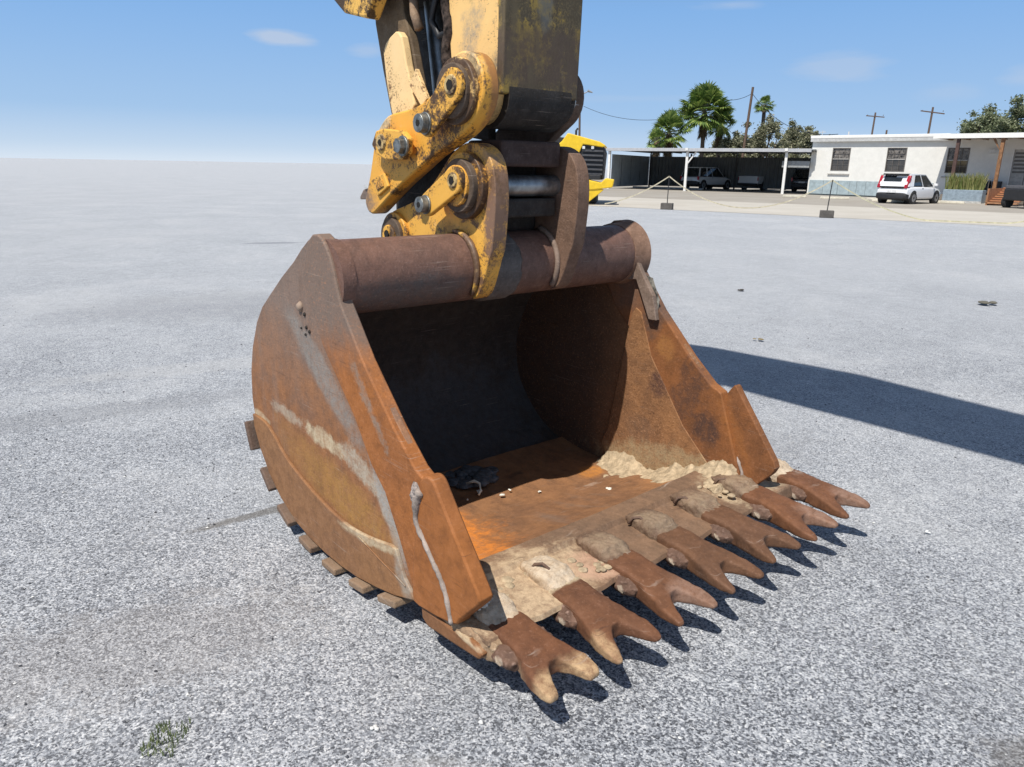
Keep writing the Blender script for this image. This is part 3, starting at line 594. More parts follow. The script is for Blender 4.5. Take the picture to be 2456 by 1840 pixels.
def lumps(name, mat, c, ext, n, r0, r1, sd, parent=bucket, flat=.5):
    rr = random.Random(sd); mb = MB()
    for i in range(n):
        a, d = rr.uniform(0, 6.28), rr.random() ** .6; r = rr.uniform(r0, r1)
        p = Vector((c[0] + ext[0] * d * math.cos(a), c[1] + ext[1] * d * math.sin(a), c[2] + rr.uniform(0, ext[2])))
        rings = []
        for k in range(1, 6):
            th = math.pi * k / 6
            rings.append([p + Vector((r * math.sin(th) * math.cos(2 * math.pi * j / 8), r * math.sin(th) * math.sin(2 * math.pi * j / 8), r * flat * math.cos(th))) * (1 + .35 * noise.noise(Vector((i * 3.1 + j, k * 1.3, sd)))) for j in range(8)])
        mb.loft(rings)
    o = mb.build(name, mat, parent, smooth='all')
    if parent: o['kind'] = 'stuff'
    return o
lumps('dried_mud_lump', M_MUD, (.12, .22, .20), (.10, .16, .008), 26, .008, .028, 5, flat=.35)
lumps('dried_mud_lump', M_MUD, (.22, .60, .20), (.09, .07, .008), 12, .008, .022, 6, flat=.35)
lumps('dried_mud_lump', M_MUD, (.16, 1.52, .225), (.12, .10, .01), 30, .006, .022, 7, flat=.4)
lumps('dried_mud_lump', plain('white_crust', (.72, .68, .60), .9, 0, .2, 30, .1, .5), (.225, .085, .235), (.03, .035, .012), 10, .006, .014, 8, flat=.6)
# flakes and a grey mud cake lying on the bucket floor
lumps('mud_cake', plain('grey_mud', (.13, .135, .14), .9, 0, .3, 30, .2, .8), (-.86, .86, .098), (.10, .17, .02), 40, .02, .05, 11, flat=.35)
for k, (x, y, r) in enumerate(((-.70, .80, .012), (-.60, .86, .010), (-.62, .93, .006), (-.30, 1.28, .012), (-.05, 1.33, .018), (-.52, 1.03, .006), (-.2, .75, .005), (.02, 1.25, .009), (-.66, .70, .006))):
    lumps('white_chip', plain('chip%d' % k, (.8, .77, .68), .8), (x, y, .16 if x > -.1 else .10 + .0 if x < -.4 else .125), (r, r, .004), 5, r * .4, r, 20 + k, flat=.4)
MB().path([(-.79, .79, .112), (-.75, .81, .135), (-.72, .82, .13), (-.685, .80, .112), (-.66, .77, .108)], [.006, .008, .006, .004, .006], 6).build('white_root', plain('root_white', (.8, .76, .62), .8), bucket, smooth='all')

# hinge plates standing on the tube (part of the bucket)
YEL = (.80, .43, .075); YELP = (.86, .56, .20); BRN = (.16, .085, .045)
M_HP = paint('hinge_paint', YEL, (.20, .11, .055), .55, .3, patches=[((-.375, 0, 1.40), (.085, 1, .34), (0, 0, 0), (.22, .13, .085), 1.5, 1.0), ((-.45, 0, 1.66), (.2, 1, .05), (0, .4, 0), (.24, .16, .12), .7, 1.5), ((-.62, 0, 1.33), (.2, 1, .09), (0, 0, 0), (.26, .13, .03), .7, 1.2), ((-.48, 0, 1.16), (.10, 1, .12), (0, 0, 0), (.16, .09, .06), 1, .8)])
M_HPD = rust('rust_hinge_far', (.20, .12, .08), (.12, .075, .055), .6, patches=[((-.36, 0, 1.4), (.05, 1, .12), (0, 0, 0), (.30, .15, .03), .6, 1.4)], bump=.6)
hp = [(-.375, 1.29), (-.362, 1.40), (-.357, 1.46), (-.358, 1.52), (-.366, 1.575), (-.385, 1.622), (-.415, 1.655), (-.455, 1.677), (-.50, 1.686), (-.55, 1.683), (-.61, 1.66), (-.66, 1.626), (-.725, 1.565), (-.791, 1.512), (-.84, 1.478), (-.897, 1.455), (-.96, 1.435), (-1.02, 1.418), (-1.09, 1.398), (-1.14, 1.365), (-1.175, 1.32), (-1.185, 1.268), (-1.165, 1.20), (-1.13, 1.15), (-1.0, 1.12), (-.80, 1.20), (-.72, 1.30), (-.66, 1.33), (-.60, 1.337), (-.54, 1.325), (-.50, 1.30), (-.48, 1.27), (-.466, 1.23), (-.463, 1.17), (-.48, 1.12), (-.51, 1.085), (-.49, 1.082), (-.455, 1.105), (-.43, 1.15), (-.41, 1.2), (-.392, 1.25)]
for y0, y1, m in ((.605, .675, M_HP), (1.045, 1.115, M_HPD)):
    MB().prism(smoothpoly(hp, True, 2), y0, y1).build('hinge_plate', m, bucket, bevel=.010, smooth=30)
# weld fillet where the near plate wraps the tube
pts = [(TC[0] + (TR + .010) * math.cos(R(a)), .597, TC[1] + (TR + .010) * math.sin(R(a))) for a in range(96, -48, -6)]
MB().path(pts, [.006 + .008 * math.sin(math.pi * i / (len(pts) - 1)) + .002 * rnd() for i in range(len(pts))], 8).build('weld_fillet', paint('fillet_paint', (.62, .36, .08), (.17, .10, .06), 1.0, .4), bucket, smooth='all')
pts = [(TC[0] + (TR + .010) * math.cos(R(a)), 1.038, TC[1] + (TR + .010) * math.sin(R(a))) for a in range(80, -42, -6)]
MB().path(pts, .012, 8).build('weld_fillet', rust('rust_fillet', (.26, .19, .15), (.16, .11, .08)), bucket, smooth='all')
# rear pin boss on the near hinge plate, behind the tube
def boss(parent, c, y, radii, mats, name='pin_boss'):
    """concentric stepped discs standing out of a plate at y towards -y; radii = (r, height)"""
    o = None
    for i, (r, h) in enumerate(radii):
        o = MB().tube((c[0], y + .002, c[1]), (c[0], y - h, c[1]), r, n=44).build(name if i == 0 else 'collar', mats[i % len(mats)], parent, bevel=.004, smooth=30)
    return o
M_BOSS = paint('boss_paint', (.72, .36, .06), (.10, .055, .03), .75, .2); M_DARKSTEEL = rust('dark_worn_steel', (.12, .085, .06), (.06, .045, .035), .5)
M_KEEP = paint('keeper_paint', (.76, .41, .07), (.10, .055, .028), .6, .4); M_BOLT = plain('bolt_zinc', (.27, .28, .27), .45, .7, .3, 30, bump=.4)
M_HOLE = plain('hole_dark', (.012, .01, .008), .9)
def keeper(parent, p, q, y0, y1, rp, rq, mat, hole=.017, boltr=.034, boltx=None, edge=None):
    k = MB().prism(capsule(p, q, rp, rq), y0, y1).build('keeper_plate', mat, parent, bevel=.005)
    a = (p[0], p[1])
    MB().tube((a[0], y0 + .001, a[1]), (a[0], y0 - .007, a[1]), hole * 1.85, hole * 1.6, 20).build('pin_end', paint('pin_end_paint', (.52, .38, .17), (.08, .05, .03), .8, .4), k, smooth=30)
    MB().tube((a[0], y0 - .006, a[1]), (a[0], y0 - .0085, a[1]), hole, n=6).build('grease_hole', M_HOLE, k)
    b = boltx or q
    bo = MB(); bo.tube((b[0], y0 + .001, b[1]), (b[0], y0 - .008, b[1]), boltr * 1.12, n=24); bo.tube((b[0], y0 - .008, b[1]), (b[0], y0 - .036, b[1]), boltr, boltr * .92, 24); bo.tube((b[0], y0 - .036, b[1]), (b[0], y0 - .039, b[1]), boltr * .8, boltr * .55, 24)
    bo.build('bolt', M_BOLT, k, smooth=30, bevel=.002)
    MB().tube((b[0] + .004, y0 - .0385, b[1]), (b[0] + .004, y0 - .0405, b[1]), boltr * .36, n=6).build('bolt_socket', M_HOLE, k)
    return k
boss(bucket, (-.525, 1.525), .605, ((.128, .030), (.102, .055), (.078, .068)), (M_BOSS, M_DARKSTEEL, M_BOSS))
keeper(bucket, (-.505, 1.546), (-.69, 1.447), .515, .542, .052, .046, M_KEEP)
boss(bucket, (-1.06, 1.29), .605, ((.105, .02), (.082, .038), (.05, .05)), (M_BOSS, M_DARKSTEEL, M_KEEP))
MB().tube((-1.065, .553, 1.30), (-1.065, .549, 1.30), .018, n=8).build('grease_hole', M_HOLE, bucket)

# ================================================================ ARM, LINKS AND COUPLER
arm = frame('excavator', label='yellow excavator with worn paint, its arm and coupler links reaching down to the rusty bucket', cat='excavator')
M_LINK = paint('link_paint', (.76, .39, .06), (.13, .075, .04), .5, .3, patches=[((-1.17, 0, 1.43), (.09, 1, .10), (0, 0, 0), (.26, .17, .11), .9, 1.3), ((-1.02, 0, 1.76), (.12, 1, .05), (0, -.6, 0), (.80, .62, .36), .6, 1.3), ((-.43, 0, 1.96), (.14, 1, .07), (0, .5, 0), (.82, .62, .34), .6, 1), ((-.40, .59, 1.90), (.20, .045, .22), (0, 0, 0), (.36, .165, .05), 1.3, .6), ((-.9, .60, 1.5), (.5, .04, .3), (0, 0, 0), (.30, .17, .07), 1.0, .8)])
big = [(-.447, 1.999), (-.484, 1.996), (-.521, 1.978), (-.56, 1.945), (-.60, 1.905), (-.645, 1.868), (-.69, 1.845), (-.75, 1.828), (-.82, 1.815), (-.90, 1.808), (-.977, 1.798), (-1.027, 1.772), (-1.067, 1.737), (-1.1, 1.687), (-1.125, 1.62), (-1.15, 1.55), (-1.185, 1.475), (-1.2, 1.435), (-1.182, 1.4), (-1.155, 1.386), (-1.12, 1.39), (-1.0, 1.46), (-.883, 1.525), (-.77, 1.58), (-.656, 1.637), (-.56, 1.672), (-.47, 1.707), (-.41, 1.74), (-.37, 1.775), (-.343, 1.815), (-.331, 1.857), (-.336, 1.908), (-.36, 1.956), (-.40, 1.988)]
big = smoothpoly(big, True, 2)
MB().prism(big, .525, .60).build('coupler_plate', M_LINK, arm, bevel=.008, smooth=30)
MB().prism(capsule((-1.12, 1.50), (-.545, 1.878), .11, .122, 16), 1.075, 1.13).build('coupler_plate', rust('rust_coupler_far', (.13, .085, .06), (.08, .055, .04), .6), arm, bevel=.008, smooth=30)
boss(arm, (-.475, 1.862), .525, ((.118, .022), (.096, .040)), (paint('boss_pale', (.74, .50, .2), (.12, .07, .04), .8, .5), M_DARKSTEEL))
keeper(arm, (-.44, 1.878), (-.60, 1.752), .462, .486, .060, .050, M_KEEP, .020, .037, (-.605, 1.752))
boss(arm, (-.87, 1.685), .525, ((.05, .02),), (M_KEEP,))
kp = [(-1.0, 1.735), (-.938, 1.742), (-.80, 1.732), (-.752, 1.70), (-.762, 1.645), (-.80, 1.62), (-.93, 1.618), (-1.0, 1.64), (-1.04, 1.68)]
k = MB().prism(kp, .475, .505).build('keeper_plate', M_KEEP, arm, bevel=.006)
for (x, z, r) in ((-.955, 1.688, .034), ):
    MB().tube((x, .476, z), (x, .466, z), r, r * .9, 20).build('pin_end', paint('pin_end_b', (.55, .40, .18), (.08, .05, .03), .9, .5), k, smooth=30)
    MB().tube((x, .467, z), (x, .4645, z), .013, n=8).build('grease_hole', M_HOLE, k)
bo = MB(); bo.tube((-.785, .477, 1.672), (-.785, .466, 1.672), .040, n=24); bo.tube((-.785, .466, 1.672), (-.785, .442, 1.672), .033, .03, 6); bo.build('bolt', M_BOLT, k, smooth=25, bevel=.002)
k2 = MB().prism([(-1.12, 1.53), (-1.01, 1.565), (-.975, 1.51), (-1.065, 1.465)], .512, .526).build('latch_plate', M_KEEP, arm, bevel=.004)
MB().prism([(-1.085, 1.52), (-1.02, 1.538), (-1.005, 1.51), (-1.06, 1.49)], .507, .5125).build('latch_tab', M_BOSS, k2, bevel=.002)
# coupler body between the plates
M_DK = rust('coupler_body', (.035, .03, .026), (.02, .018, .016), .6, bump=.5); M_DKR = rust('coupler_brown', (.065, .038, .03), (.035, .025, .022), .5)
M_ROD = plain('worn_pin_steel', (.35, .36, .36), .4, .8, .3, 12)
MB().box(-1.2, -.60, .68, 1.04, 1.33, 1.66).build('coupler_body', M_DK, arm, bevel=.02)
MB().box(-.66, -.44, .70, 1.02, 1.60, 1.70).build('coupler_crossbar', M_DKR, arm, bevel=.012)
MB().box(-.60, -.47, .69, 1.03, 1.40, 1.475).build('lock_block', M_DK, arm, bevel=.01)
MB().tube((-.505, .60, 1.525), (-.505, 1.12, 1.525), .043, n=28).build('pin', M_ROD, arm, smooth=30)
MB().tube((-1.06, .60, 1.29), (-1.06, 1.12, 1.29), .043, n=24).build('pin', M_ROD, arm, smooth=30)
MB().tube((-.475, .50, 1.862), (-.475, 1.10, 1.862), .05, n=24).build('pin', M_ROD, arm, smooth=30)
# stick: tapered box with a round nose
M_SL = paint('stick_side', (.84, .55, .22), (.20, .17, .12), .35, .4, patches=[((-.60, 0, 2.08), (.10, 1, .22), (0, .25, 0), (.30, .26, .21), 1, 1.0), ((-.44, 0, 1.96), (.055, 1, .12), (0, .5, 0), (.17, .16, .13), .9, 1.6), ((-.50, 0, 1.80), (.3, 1, .12), (0, 0, 0), (.03, .026, .02), 1, .3), ((-.60, 0, 2.24), (.07, 1, .10), (0, 0, 0), (.17, .14, .04), .9, .8)], rough=.6)
M_SF = paint('stick_front', (.36, .25, .055), (.13, .10, .055), .75, .2, streak=(9, 9, 2.2), patches=[((-.3, .95, 2.0), (1, .6, .14), (0, 0, 0), (.10, .068, .05), .9, .6), ((-.3, .86, 2.2), (1, .05, .14), (0, 0, 0), (.12, .13, .13), .8, 1)], rough=.6)
def stick():
    y0, y1 = .665, 1.05
    front = [(-.392, 1.862), (-.381, 2.18), (-.37, 2.6), (-.55, 4.2), (-.95, 6.35)]
    backl = [(-1.55, 6.35), (-1.35, 4.2), (-.78, 2.6), (-.735, 2.18), (-.70, 1.93)]
    # nose boss
    nose = arc(-.53, 1.862, .11, -5, -150, 10)
    MB().prism(nose + [(-.71, 1.93), (-.74, 2.18), (-.78, 2.6), (-.5, 2.6), (-.43, 2.18), (-.40, 1.9)], y0, y0 + .03).build('side_web', M_SL, arm, bevel=.004)
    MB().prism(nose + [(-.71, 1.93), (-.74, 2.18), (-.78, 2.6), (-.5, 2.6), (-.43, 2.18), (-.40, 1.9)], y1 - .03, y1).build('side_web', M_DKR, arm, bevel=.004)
    q = [(-.43, 1.858), (-.392, 1.862), (-.381, 2.18), (-.37, 2.6), (-.41, 2.6), (-.42, 2.18)]
    MB().prism(q, y0 - .004, y1 + .004).build('front_plate', M_SF, arm, bevel=.006)
    MB().tube((-.51, y0 + .03, 1.862), (-.51, y1 - .03, 1.862), .122, n=40).build('nose_tube', M_DK, arm, smooth=30)
    
    MB().tube((-.53, 1.05, 1.872), (-.53, 1.0745, 1.872), .112, n=44).build('pin_boss', M_DK, arm, smooth=30, bevel=.006)
    # rough mud and grease along the torn edge of the web
    mb = MB(); rr = random.Random(8); rings = []
    for kx in range(26):
        z = 1.98 + .03 * kx; c = (-.745 - .01 * math.sin(kx), y0 + .01, z)
        rings.append([(c[0] + (.028 + .014 * noise.noise(Vector((kx * .9, j, 2)))) * math.cos(2 * math.pi * j / 10), c[1] + .03 * math.sin(2 * math.pi * j / 10), z + .01 * noise.noise(Vector((kx, j * 2, 9)))) for j in range(10)])
    mb.loft(rings).build('caked_grease', plain('grease_mud', (.075, .055, .045), .85, 0, .5, 40, .2, 1, 60), arm, smooth='all')
    # upper stick and boom, above the frame of the picture: they throw the long shadow
    MB().prism([(-.37, 2.6), (-.42, 4.2), (-.75, 6.2), (-1.25, 6.2), (-1.25, 4.2), (-.78, 2.6)], y0, y1).build('stick', paint('arm_paint', (.8, .46, .1)), arm, bevel=.01)
stick()
MB().prism([(-1.95, 5.55), (-1.75, 5.35), (-.9, 5.42), (2.2, 5.40), (4.4, 4.1), (7.5, 1.9), (7.8, 2.4), (5.2, 5.2), (2.6, 6.35), (.4, 6.65), (-1.0, 6.35), (-1.8, 5.95)], .60, 1.12).build('boom', paint('boom_paint', (.8, .46, .1)), arm, bevel=.02)
# bucket cylinder, tipping links and added shading pieces behind the stick
MB().tube((-1.12, .86, 2.34), (-1.5, .86, 4.6), .10, n=24).build('hydraulic_cylinder', paint('cyl_paint', (.7, .4, .08)), arm, smooth=30)
MB().tube((-1.03, .86, 1.80), (-1.12, .86, 2.34), .05, n=20).build('cylinder_rod', M_ROD, arm, smooth=30)
M_YP = paint('link_cream', (.84, .60, .30), (.22, .12, .06), .42, .3, rough=.55)
MB().prism([(-1.160, 2.070), (-1.135, 2.105), (-1.095, 2.125), (-1.055, 2.14), (-1.035, 2.138), (-1.010, 2.115), (-.994, 2.07), (-.975, 2.0), (-.935, 1.90), (-.918, 1.842), (-.95, 1.81), (-1.02, 1.79), (-1.095, 1.80), (-1.12, 1.87), (-1.143, 1.965)], .618, .655).build('link_plate', M_YP, arm, bevel=.006)
MB().prism([(-1.31, 2.40), (-1.29, 2.2), (-1.235, 2.0), (-1.17, 1.80), (-1.0, 1.72), (-.93, 1.80), (-.945, 1.93), (-1.0, 2.10), (-1.06, 2.24), (-1.07, 2.4)], .66, .70).build('tipping_link', rust('link_dark', (.17, .12, .07), (.09, .065, .045), .6, bump=.5), arm, bevel=.006)
MB().prism([(-.93, 1.92), (-.88, 1.98), (-.80, 1.86), (-.84, 1.83)], .60, .62).build('link_plate', M_YP, arm, bevel=.003)
MB().prism([(-1.60, 2.6), (-1.57, 2.25), (-1.46, 1.92), (-1.3, 1.78), (-.74, 1.70), (-.74, 2.6)], .88, .92).build('cavity_back_plate', M_DK, arm, bevel=.01)  # dark plate added behind the links so the gap reads as shade
MB().box(-1.32, -.74, .60, .88, 2.29, 2.6).build('cavity_shade_block', M_DK, arm, bevel=.01)  # unseen block added above the frame to keep sun off the link cavity
MB().prism([(-1.60, 2.42), (-1.40, 2.28), (-1.335, 2.235), (-1.145, 2.19), (-1.08, 2.26), (-1.06, 2.62), (-1.5, 2.75)], .53, .60).build('cylinder_bracket', paint('bracket_paint', (.78, .46, .10), (.10, .06, .03), .75), arm, bevel=.01)
MB().path([(-.80, .70, 2.45), (-.86, .69, 2.25), (-.89, .69, 2.17), (-.85, .70, 2.11), (-.80, .72, 2.13), (-.775, .74, 2.3), (-.77, .74, 2.5)], .014, 10).build('hydraulic_hose', plain('hose_rubber', (.03, .03, .032), .5), arm, smooth='all')
MB().path([(-.97, .655, 2.30), (-.955, .65, 2.20), (-.93, .655, 2.14)], .02, 10).build('grease_line', rust('pipe_rust', (.35, .24, .15), (.2, .12, .08)), arm, smooth='all')

# ================================================================ HOUSE
WD = Vector((.6965, -.7176, 0)); WA = Vector((21.43, 56.41, 0)); WANG = math.atan2(WD.y, WD.x)
M_WALL = plain('white_stucco', (.74, .73, .69), .85, 0, .035, 3, .2, .25, 40)
M_TRIM = plain('white_trim', (.80, .79, .76), .6, 0, .03); M_FASC = plain('grey_fascia', (.52, .52, .51), .6, 0, .1)
M_FRAME = plain('window_frame_grey', (.16, .145, .13), .5); M_SASH = plain('window_sash', (.45, .43, .40), .5)
M_SKIRT = plain('blue_grey_sheet', (.36, .44, .47), .6, .0, .12, 4); M_SEAM = plain('dark_seam', (.12, .15, .16), .8)
def glass(name, c, rough=.08):
    n = NT(name); a = n.noise(2.2, 3); return n.fin(n.mix(n.rng(a, .35, .65), c, tuple(x * .5 for x in c)), rough, 0, None, .8)
M_PANE = glass('pane_dark', (.07, .062, .055)); M_PANEC = plain('pane_curtain', (.22, .20, .18), .25, 0, .5, 5)
house = empty('house', WA, WANG, label='low white stucco house with flat roof, grey windows and porch behind the white hatchback', cat='house')
HL = 16.0; HH = 3.85
def wall_open(parent, name, x0, x1, z0, z1, opens, y0, y1, mat):
    mb = MB(); xs = sorted({x0, x1, *[o[0] for o in opens], *[o[1] for o in opens]}); zs = sorted({z0, z1, *[o[2] for o in opens], *[o[3] for o in opens]})
    for i in range(len(xs) - 1):
        cx = (xs[i] + xs[i + 1]) / 2; run = None
        for j in range(len(zs) - 1):
            cz = (zs[j] + zs[j + 1]) / 2
            solid = not any(o[0] < cx < o[1] and o[2] < cz < o[3] for o in opens)
            if solid and run is None: run = zs[j]
            if run is not None and (not solid or j == len(zs) - 2):
                mb.box(xs[i], xs[i + 1], y0, y1, run, zs[j] if not solid else zs[j + 1]); run = None
    return mb.build(name, mat, parent)
wins = [(1.51, 2.78, 1.73, 3.27), (5.24, 6.50, 1.73, 3.27), (8.97, 10.23, 1.68, 3.24)]
opens = wins + [(12.65, 13.6, .45, 3.13)]
wall_open(house, 'wall', -.02, HL, .02, HH, opens, 0, .22, M_WALL)
MB().box(-.02, .2, .22, 9, .02, HH).box(HL - .2, HL, .22, 9, .02, HH).box(.2, HL - .2, 8.8, 9, .02, HH).build('wall', M_WALL, house)
MB().box(-.12, 9.0, -.24, 9.3, HH + .06, HH + .26).build('roof', M_TRIM, house, bevel=.02)
MB().box(-.10, 9.0, -.22, -.18, HH - .16, HH + .058).build('fascia', M_FASC, house)
MB().box(-.10, 9.0, -.178, -.002, HH - .05, HH + .056).build('soffit', M_TRIM, house)
MB().box(9.0, 17.5, .25, 9.3, HH + .02, HH + .2).build('roof', M_FASC, house)
for (a, b, c, d) in wins:
    fr = MB(); w = .05
    fr.box(a, a + w, -.02, .10, c, d).box(b - w, b, -.02, .10, c, d).box(a + w, b - w, -.02, .10, c, c + w).box(a + w, b - w, -.02, .10, d - w, d)
    f = fr.build('window', M_FRAME, house)
    mid = (c + d) / 2 + .02
    MB().box(a + w, b - w, .0, .06, mid - .025, mid + .025).build('sash_rail', M_SASH, f)
    mt = MB()
    for k in (1, 2): x = a + w + (b - a - 2 * w) * k / 3; mt.box(x - .011, x + .011, .012, .05, c + w, mid - .026).box(x - .011, x + .011, .012, .05, mid + .026, d - w)
    for zz in ((c + w + mid) / 2, (d - w + mid) / 2): mt.box(a + w, b - w, .017, .048, zz - .01, zz + .01)
    mt.build('muntin', M_FRAME, f)
    zc = [c + w, (c + w + mid) / 2, mid, (d - w + mid) / 2, d - w]
    for k in range(3):
        for j in range(4):
            x0 = a + w + (b - a - 2 * w) * k / 3; x1 = a + w + (b - a - 2 * w) * (k + 1) / 3
            MB().box(x0 + .012, x1 - .012, .05, .058, zc[j] + .01, zc[j + 1] - .01).build('pane', M_PANEC if j > 1 else M_PANE, f)
    MB().box(a, b, .2, .21, c, d).build('curtain', M_FRAME, f)
    MB().box(a - .14, b + .12, -.09, .0, c - .27, c - .20).build('window_sill', M_SASH, house)
# sheet skirting
xs = [.10, 1.15, 2.22, 3.03, 3.53, 4.16, 5.2, 6.3, 7.4, 8.45]
for i in range(len(xs) - 1): MB().box(xs[i] + .012, xs[i + 1] - .012, -.06 - .006 * (i % 2), -.01, .10, 1.05).build('skirting_panel', M_SKIRT, house)
MB().box(.05, 8.9, -.02, .0, .0, .10).build('plinth', M_SEAM, house)
# door under the porch with dark slats
MB().box(12.65, 13.6, .08, .12, .45, 3.13).build('door', M_SASH, house)
for k in range(6): MB().box(12.72, 13.53, .05, .08, 1.75 + .22 * k, 1.87 + .22 * k).build('slat', M_FRAME, house)
MB().box(12.60, 12.65, -.03, .08, .45, 3.18).build('door_frame', M_TRIM, house)
# porch: roof, posts, deck, rail
PR = [(8.9, 17.6)]
pr = MB().box(8.95, 17.6, -3.05, .20, HH - .02, HH + .10).build('porch_roof', plain('porch_roof', (.60, .60, .59), .7), house, bevel=.01)
MB().box(8.95, 17.6, -3.10, -3.05, HH - .16, HH + .11).build('porch_fascia', M_TRIM, house)
MB().box(8.95, 17.6, -3.0, -.01, HH - .07, HH - .024).build('porch_ceiling', plain('plywood', (.30, .19, .11), .8, 0, .2), house)
for k in range(9): MB().box(9.1 + k, 9.16 + k, -3.0, -.01, HH - .16, HH - .075).build('rafter', plain('rafter%d' % k, (.28, .17, .10), .8), house)
M_POST = plain('brown_post', (.30, .15, .07), .75, 0, .25); M_POSTD = plain('dark_post', (.10, .055, .045), .7, 0, .2)
for x, m in ((10.33, M_POSTD), (12.66, M_POST), (15.4, M_POST)): MB().box(x - .09, x + .09, -2.95, -2.77, .02, HH - .17).build('porch_post', m, house)
MB().prism([(12.57, 3.0), (12.50, 3.1), (12.1, HH - .18), (12.25, HH - .18)], -2.9, -2.82).build('brace', M_POST, house)
MB().box(9.6, 17, -2.7, 0, .02, .42).build('porch_deck', plain('deck_board', (.22, .19, .16), .8), house)
MB().box(10.2, 12.4, -2.66, -2.6, 1.32, 1.38).box(10.2, 12.4, -2.66, -2.6, .6, .65).build('rail', M_FRAME, house)
for k in range(12): MB().box(10.28 + k * .18, 10.31 + k * .18, -2.645, -2.615, .65, 1.32).build('baluster', M_FRAME, house)
for x in (11.3, 11.9): MB().box(x, x + .45, -.5, -.1, .42, 1.25).build('porch_chair', plain('dark_fabric', (.05, .05, .055), .9), house)
MB().box(11.3, 11.95, -.14, -.02, 2.9, 3.15).build('awning_light', plain('lampwhite', (.7, .7, .68), .5), house)
# roof clutter
MB().tube((.55, .1, HH + .26), (.55, .1, HH + .62), .02).tube((.3, .1, HH + .5), (.8, .1, HH + .5), .02).build('service_mast', M_FASC, house)
MB().tube((1.2, 3, HH + .2), (1.2, 3, HH + .65), .05).build('vent_pipe', M_FASC, house)
def hl(x, y, z=0): return WA + Vector((WD.x * x - WD.y * -y * -1 * -1, 0, 0)) if False else WA + Vector((WD.x * x + (-WD.y) * y, WD.y * x + WD.x * y, z))
# planter with grass, ramp
pl = empty('planter_box', hl(10.35, -4.2), WANG, label='blue grey planter box full of tall green grass in front of the porch', cat='planter')
MB().box(0, 2.1, 0, .7, 0, .75).build('box', plain('planter_blue', (.27, .34, .40), .7), pl, bevel=.02)
MB().box(-.02, 2.12, -.03, .0, .0, .12).build('base_board', plain('planter_base', (.5, .5, .48), .8), pl)
def blades(n, x0, x1, y0, y1, z, h, sd, w=.012):
    r = random.Random(sd); mb = MB()
    for i in range(n):
        x, y = r.uniform(x0, x1), r.uniform(y0, y1); a = r.uniform(0, 3.14); hh = h * r.uniform(.6, 1.15); lx, ly = r.uniform(-.3, .3) * hh, r.uniform(-.3, .3) * hh; c, s_ = math.cos(a) * w, math.sin(a) * w
        mb.add([(x - c, y - s_, z), (x + c, y + s_, z), (x + lx * .4 + c * .7, y + ly * .4 + s_ * .7, z + hh * .6), (x + lx * .4 - c * .7, y + ly * .4 - s_ * .7, z + hh * .6), (x + lx, y + ly, z + hh)], [(0, 1, 2, 3), (3, 2, 4)])
    return mb
def leafmat(name, a, b, c):
    n = NT(name); g = n.t.nodes.new('ShaderNodeNewGeometry'); cc = n.ramp(g.outputs['Random Per Island'], [(0, a), (.5, b), (1, c)])
    n.fin(cc, .6, 0, None, .3); tr = n.t.nodes.new('ShaderNodeBsdfTranslucent'); n.L(cc, tr.inputs[0]); ms = n.t.nodes.new('ShaderNodeMixShader'); ms.inputs[0].default_value = .3
    n.L(n.b.outputs[0], ms.inputs[1]); n.L(tr.outputs[0], ms.inputs[2]); n.L(ms.outputs[0], n.out.inputs[0]); return n.m
blades(500, .05, 2.05, .08, .6, .72, .95, 3, .03).build('grass_clump', leafmat('planter_grass', (.13, .18, .05), (.26, .28, .10), (.38, .34, .16)), pl, recalc=False)
ramp = empty('wooden_ramp', hl(13.3, -6.6), WANG, label='brown wooden ramp leading up to the porch at the right', cat='ramp')
for k in range(8): MB().prism([(0, .10 + .11 * k), (1.5, .10 + .11 * k), (1.5, .17 + .11 * k), (0, .17 + .11 * k)], k * .42, k * .42 + .40).build('plank', plain('ramp_wood%d' % k, (.40 + .03 * (k % 3), .20, .10), .8, 0, .15), ramp)
MB().prism([(0, 0), (.08, 0), (.08, .9), (0, .9)], .0, 3.4).prism([(1.42, 0), (1.5, 0), (1.5, .9), (1.42, .9)], 3.0, 3.4).build('side_board', plain('ramp_side', (.36, .17, .08), .8), ramp)

# kerb stops
M_STOP = plain('painted_concrete', (.70, .66, .55), .85, 0, .12, 5, .2, .3)
stops = [((17.4, 49.9), (18.9, 49.8), 'farthest left, beside the carport post'), ((19.04, 47.9), (20.75, 47.6), 'in front of the house below its first window'), ((21.75, 47.4), (22.6, 46.4), 'left of the white hatchback'),
         ((20.9, 44.9), (22.3, 43.9), 'under the rear of the white hatchback'), ((24.46, 44.6), (25.6, 43.6), 'right of the white hatchback near the planter')]
for (p, q, w) in stops:
    a = math.atan2(q[1] - p[1], q[0] - p[0]); L = math.dist(p, q)
    s_ = MB().prism([(0, 0), (L, 0), (L - .03, .13), (.03, .13)], -.08, .08).build('wheel_stop', M_STOP, None, bevel=.02, label='pale concrete wheel stop ' + w, cat='wheel stop', group='wheel stops in the parking lot')
    s_.location = (p[0], p[1], .008); s_.rotation_euler = (0, 0, a)

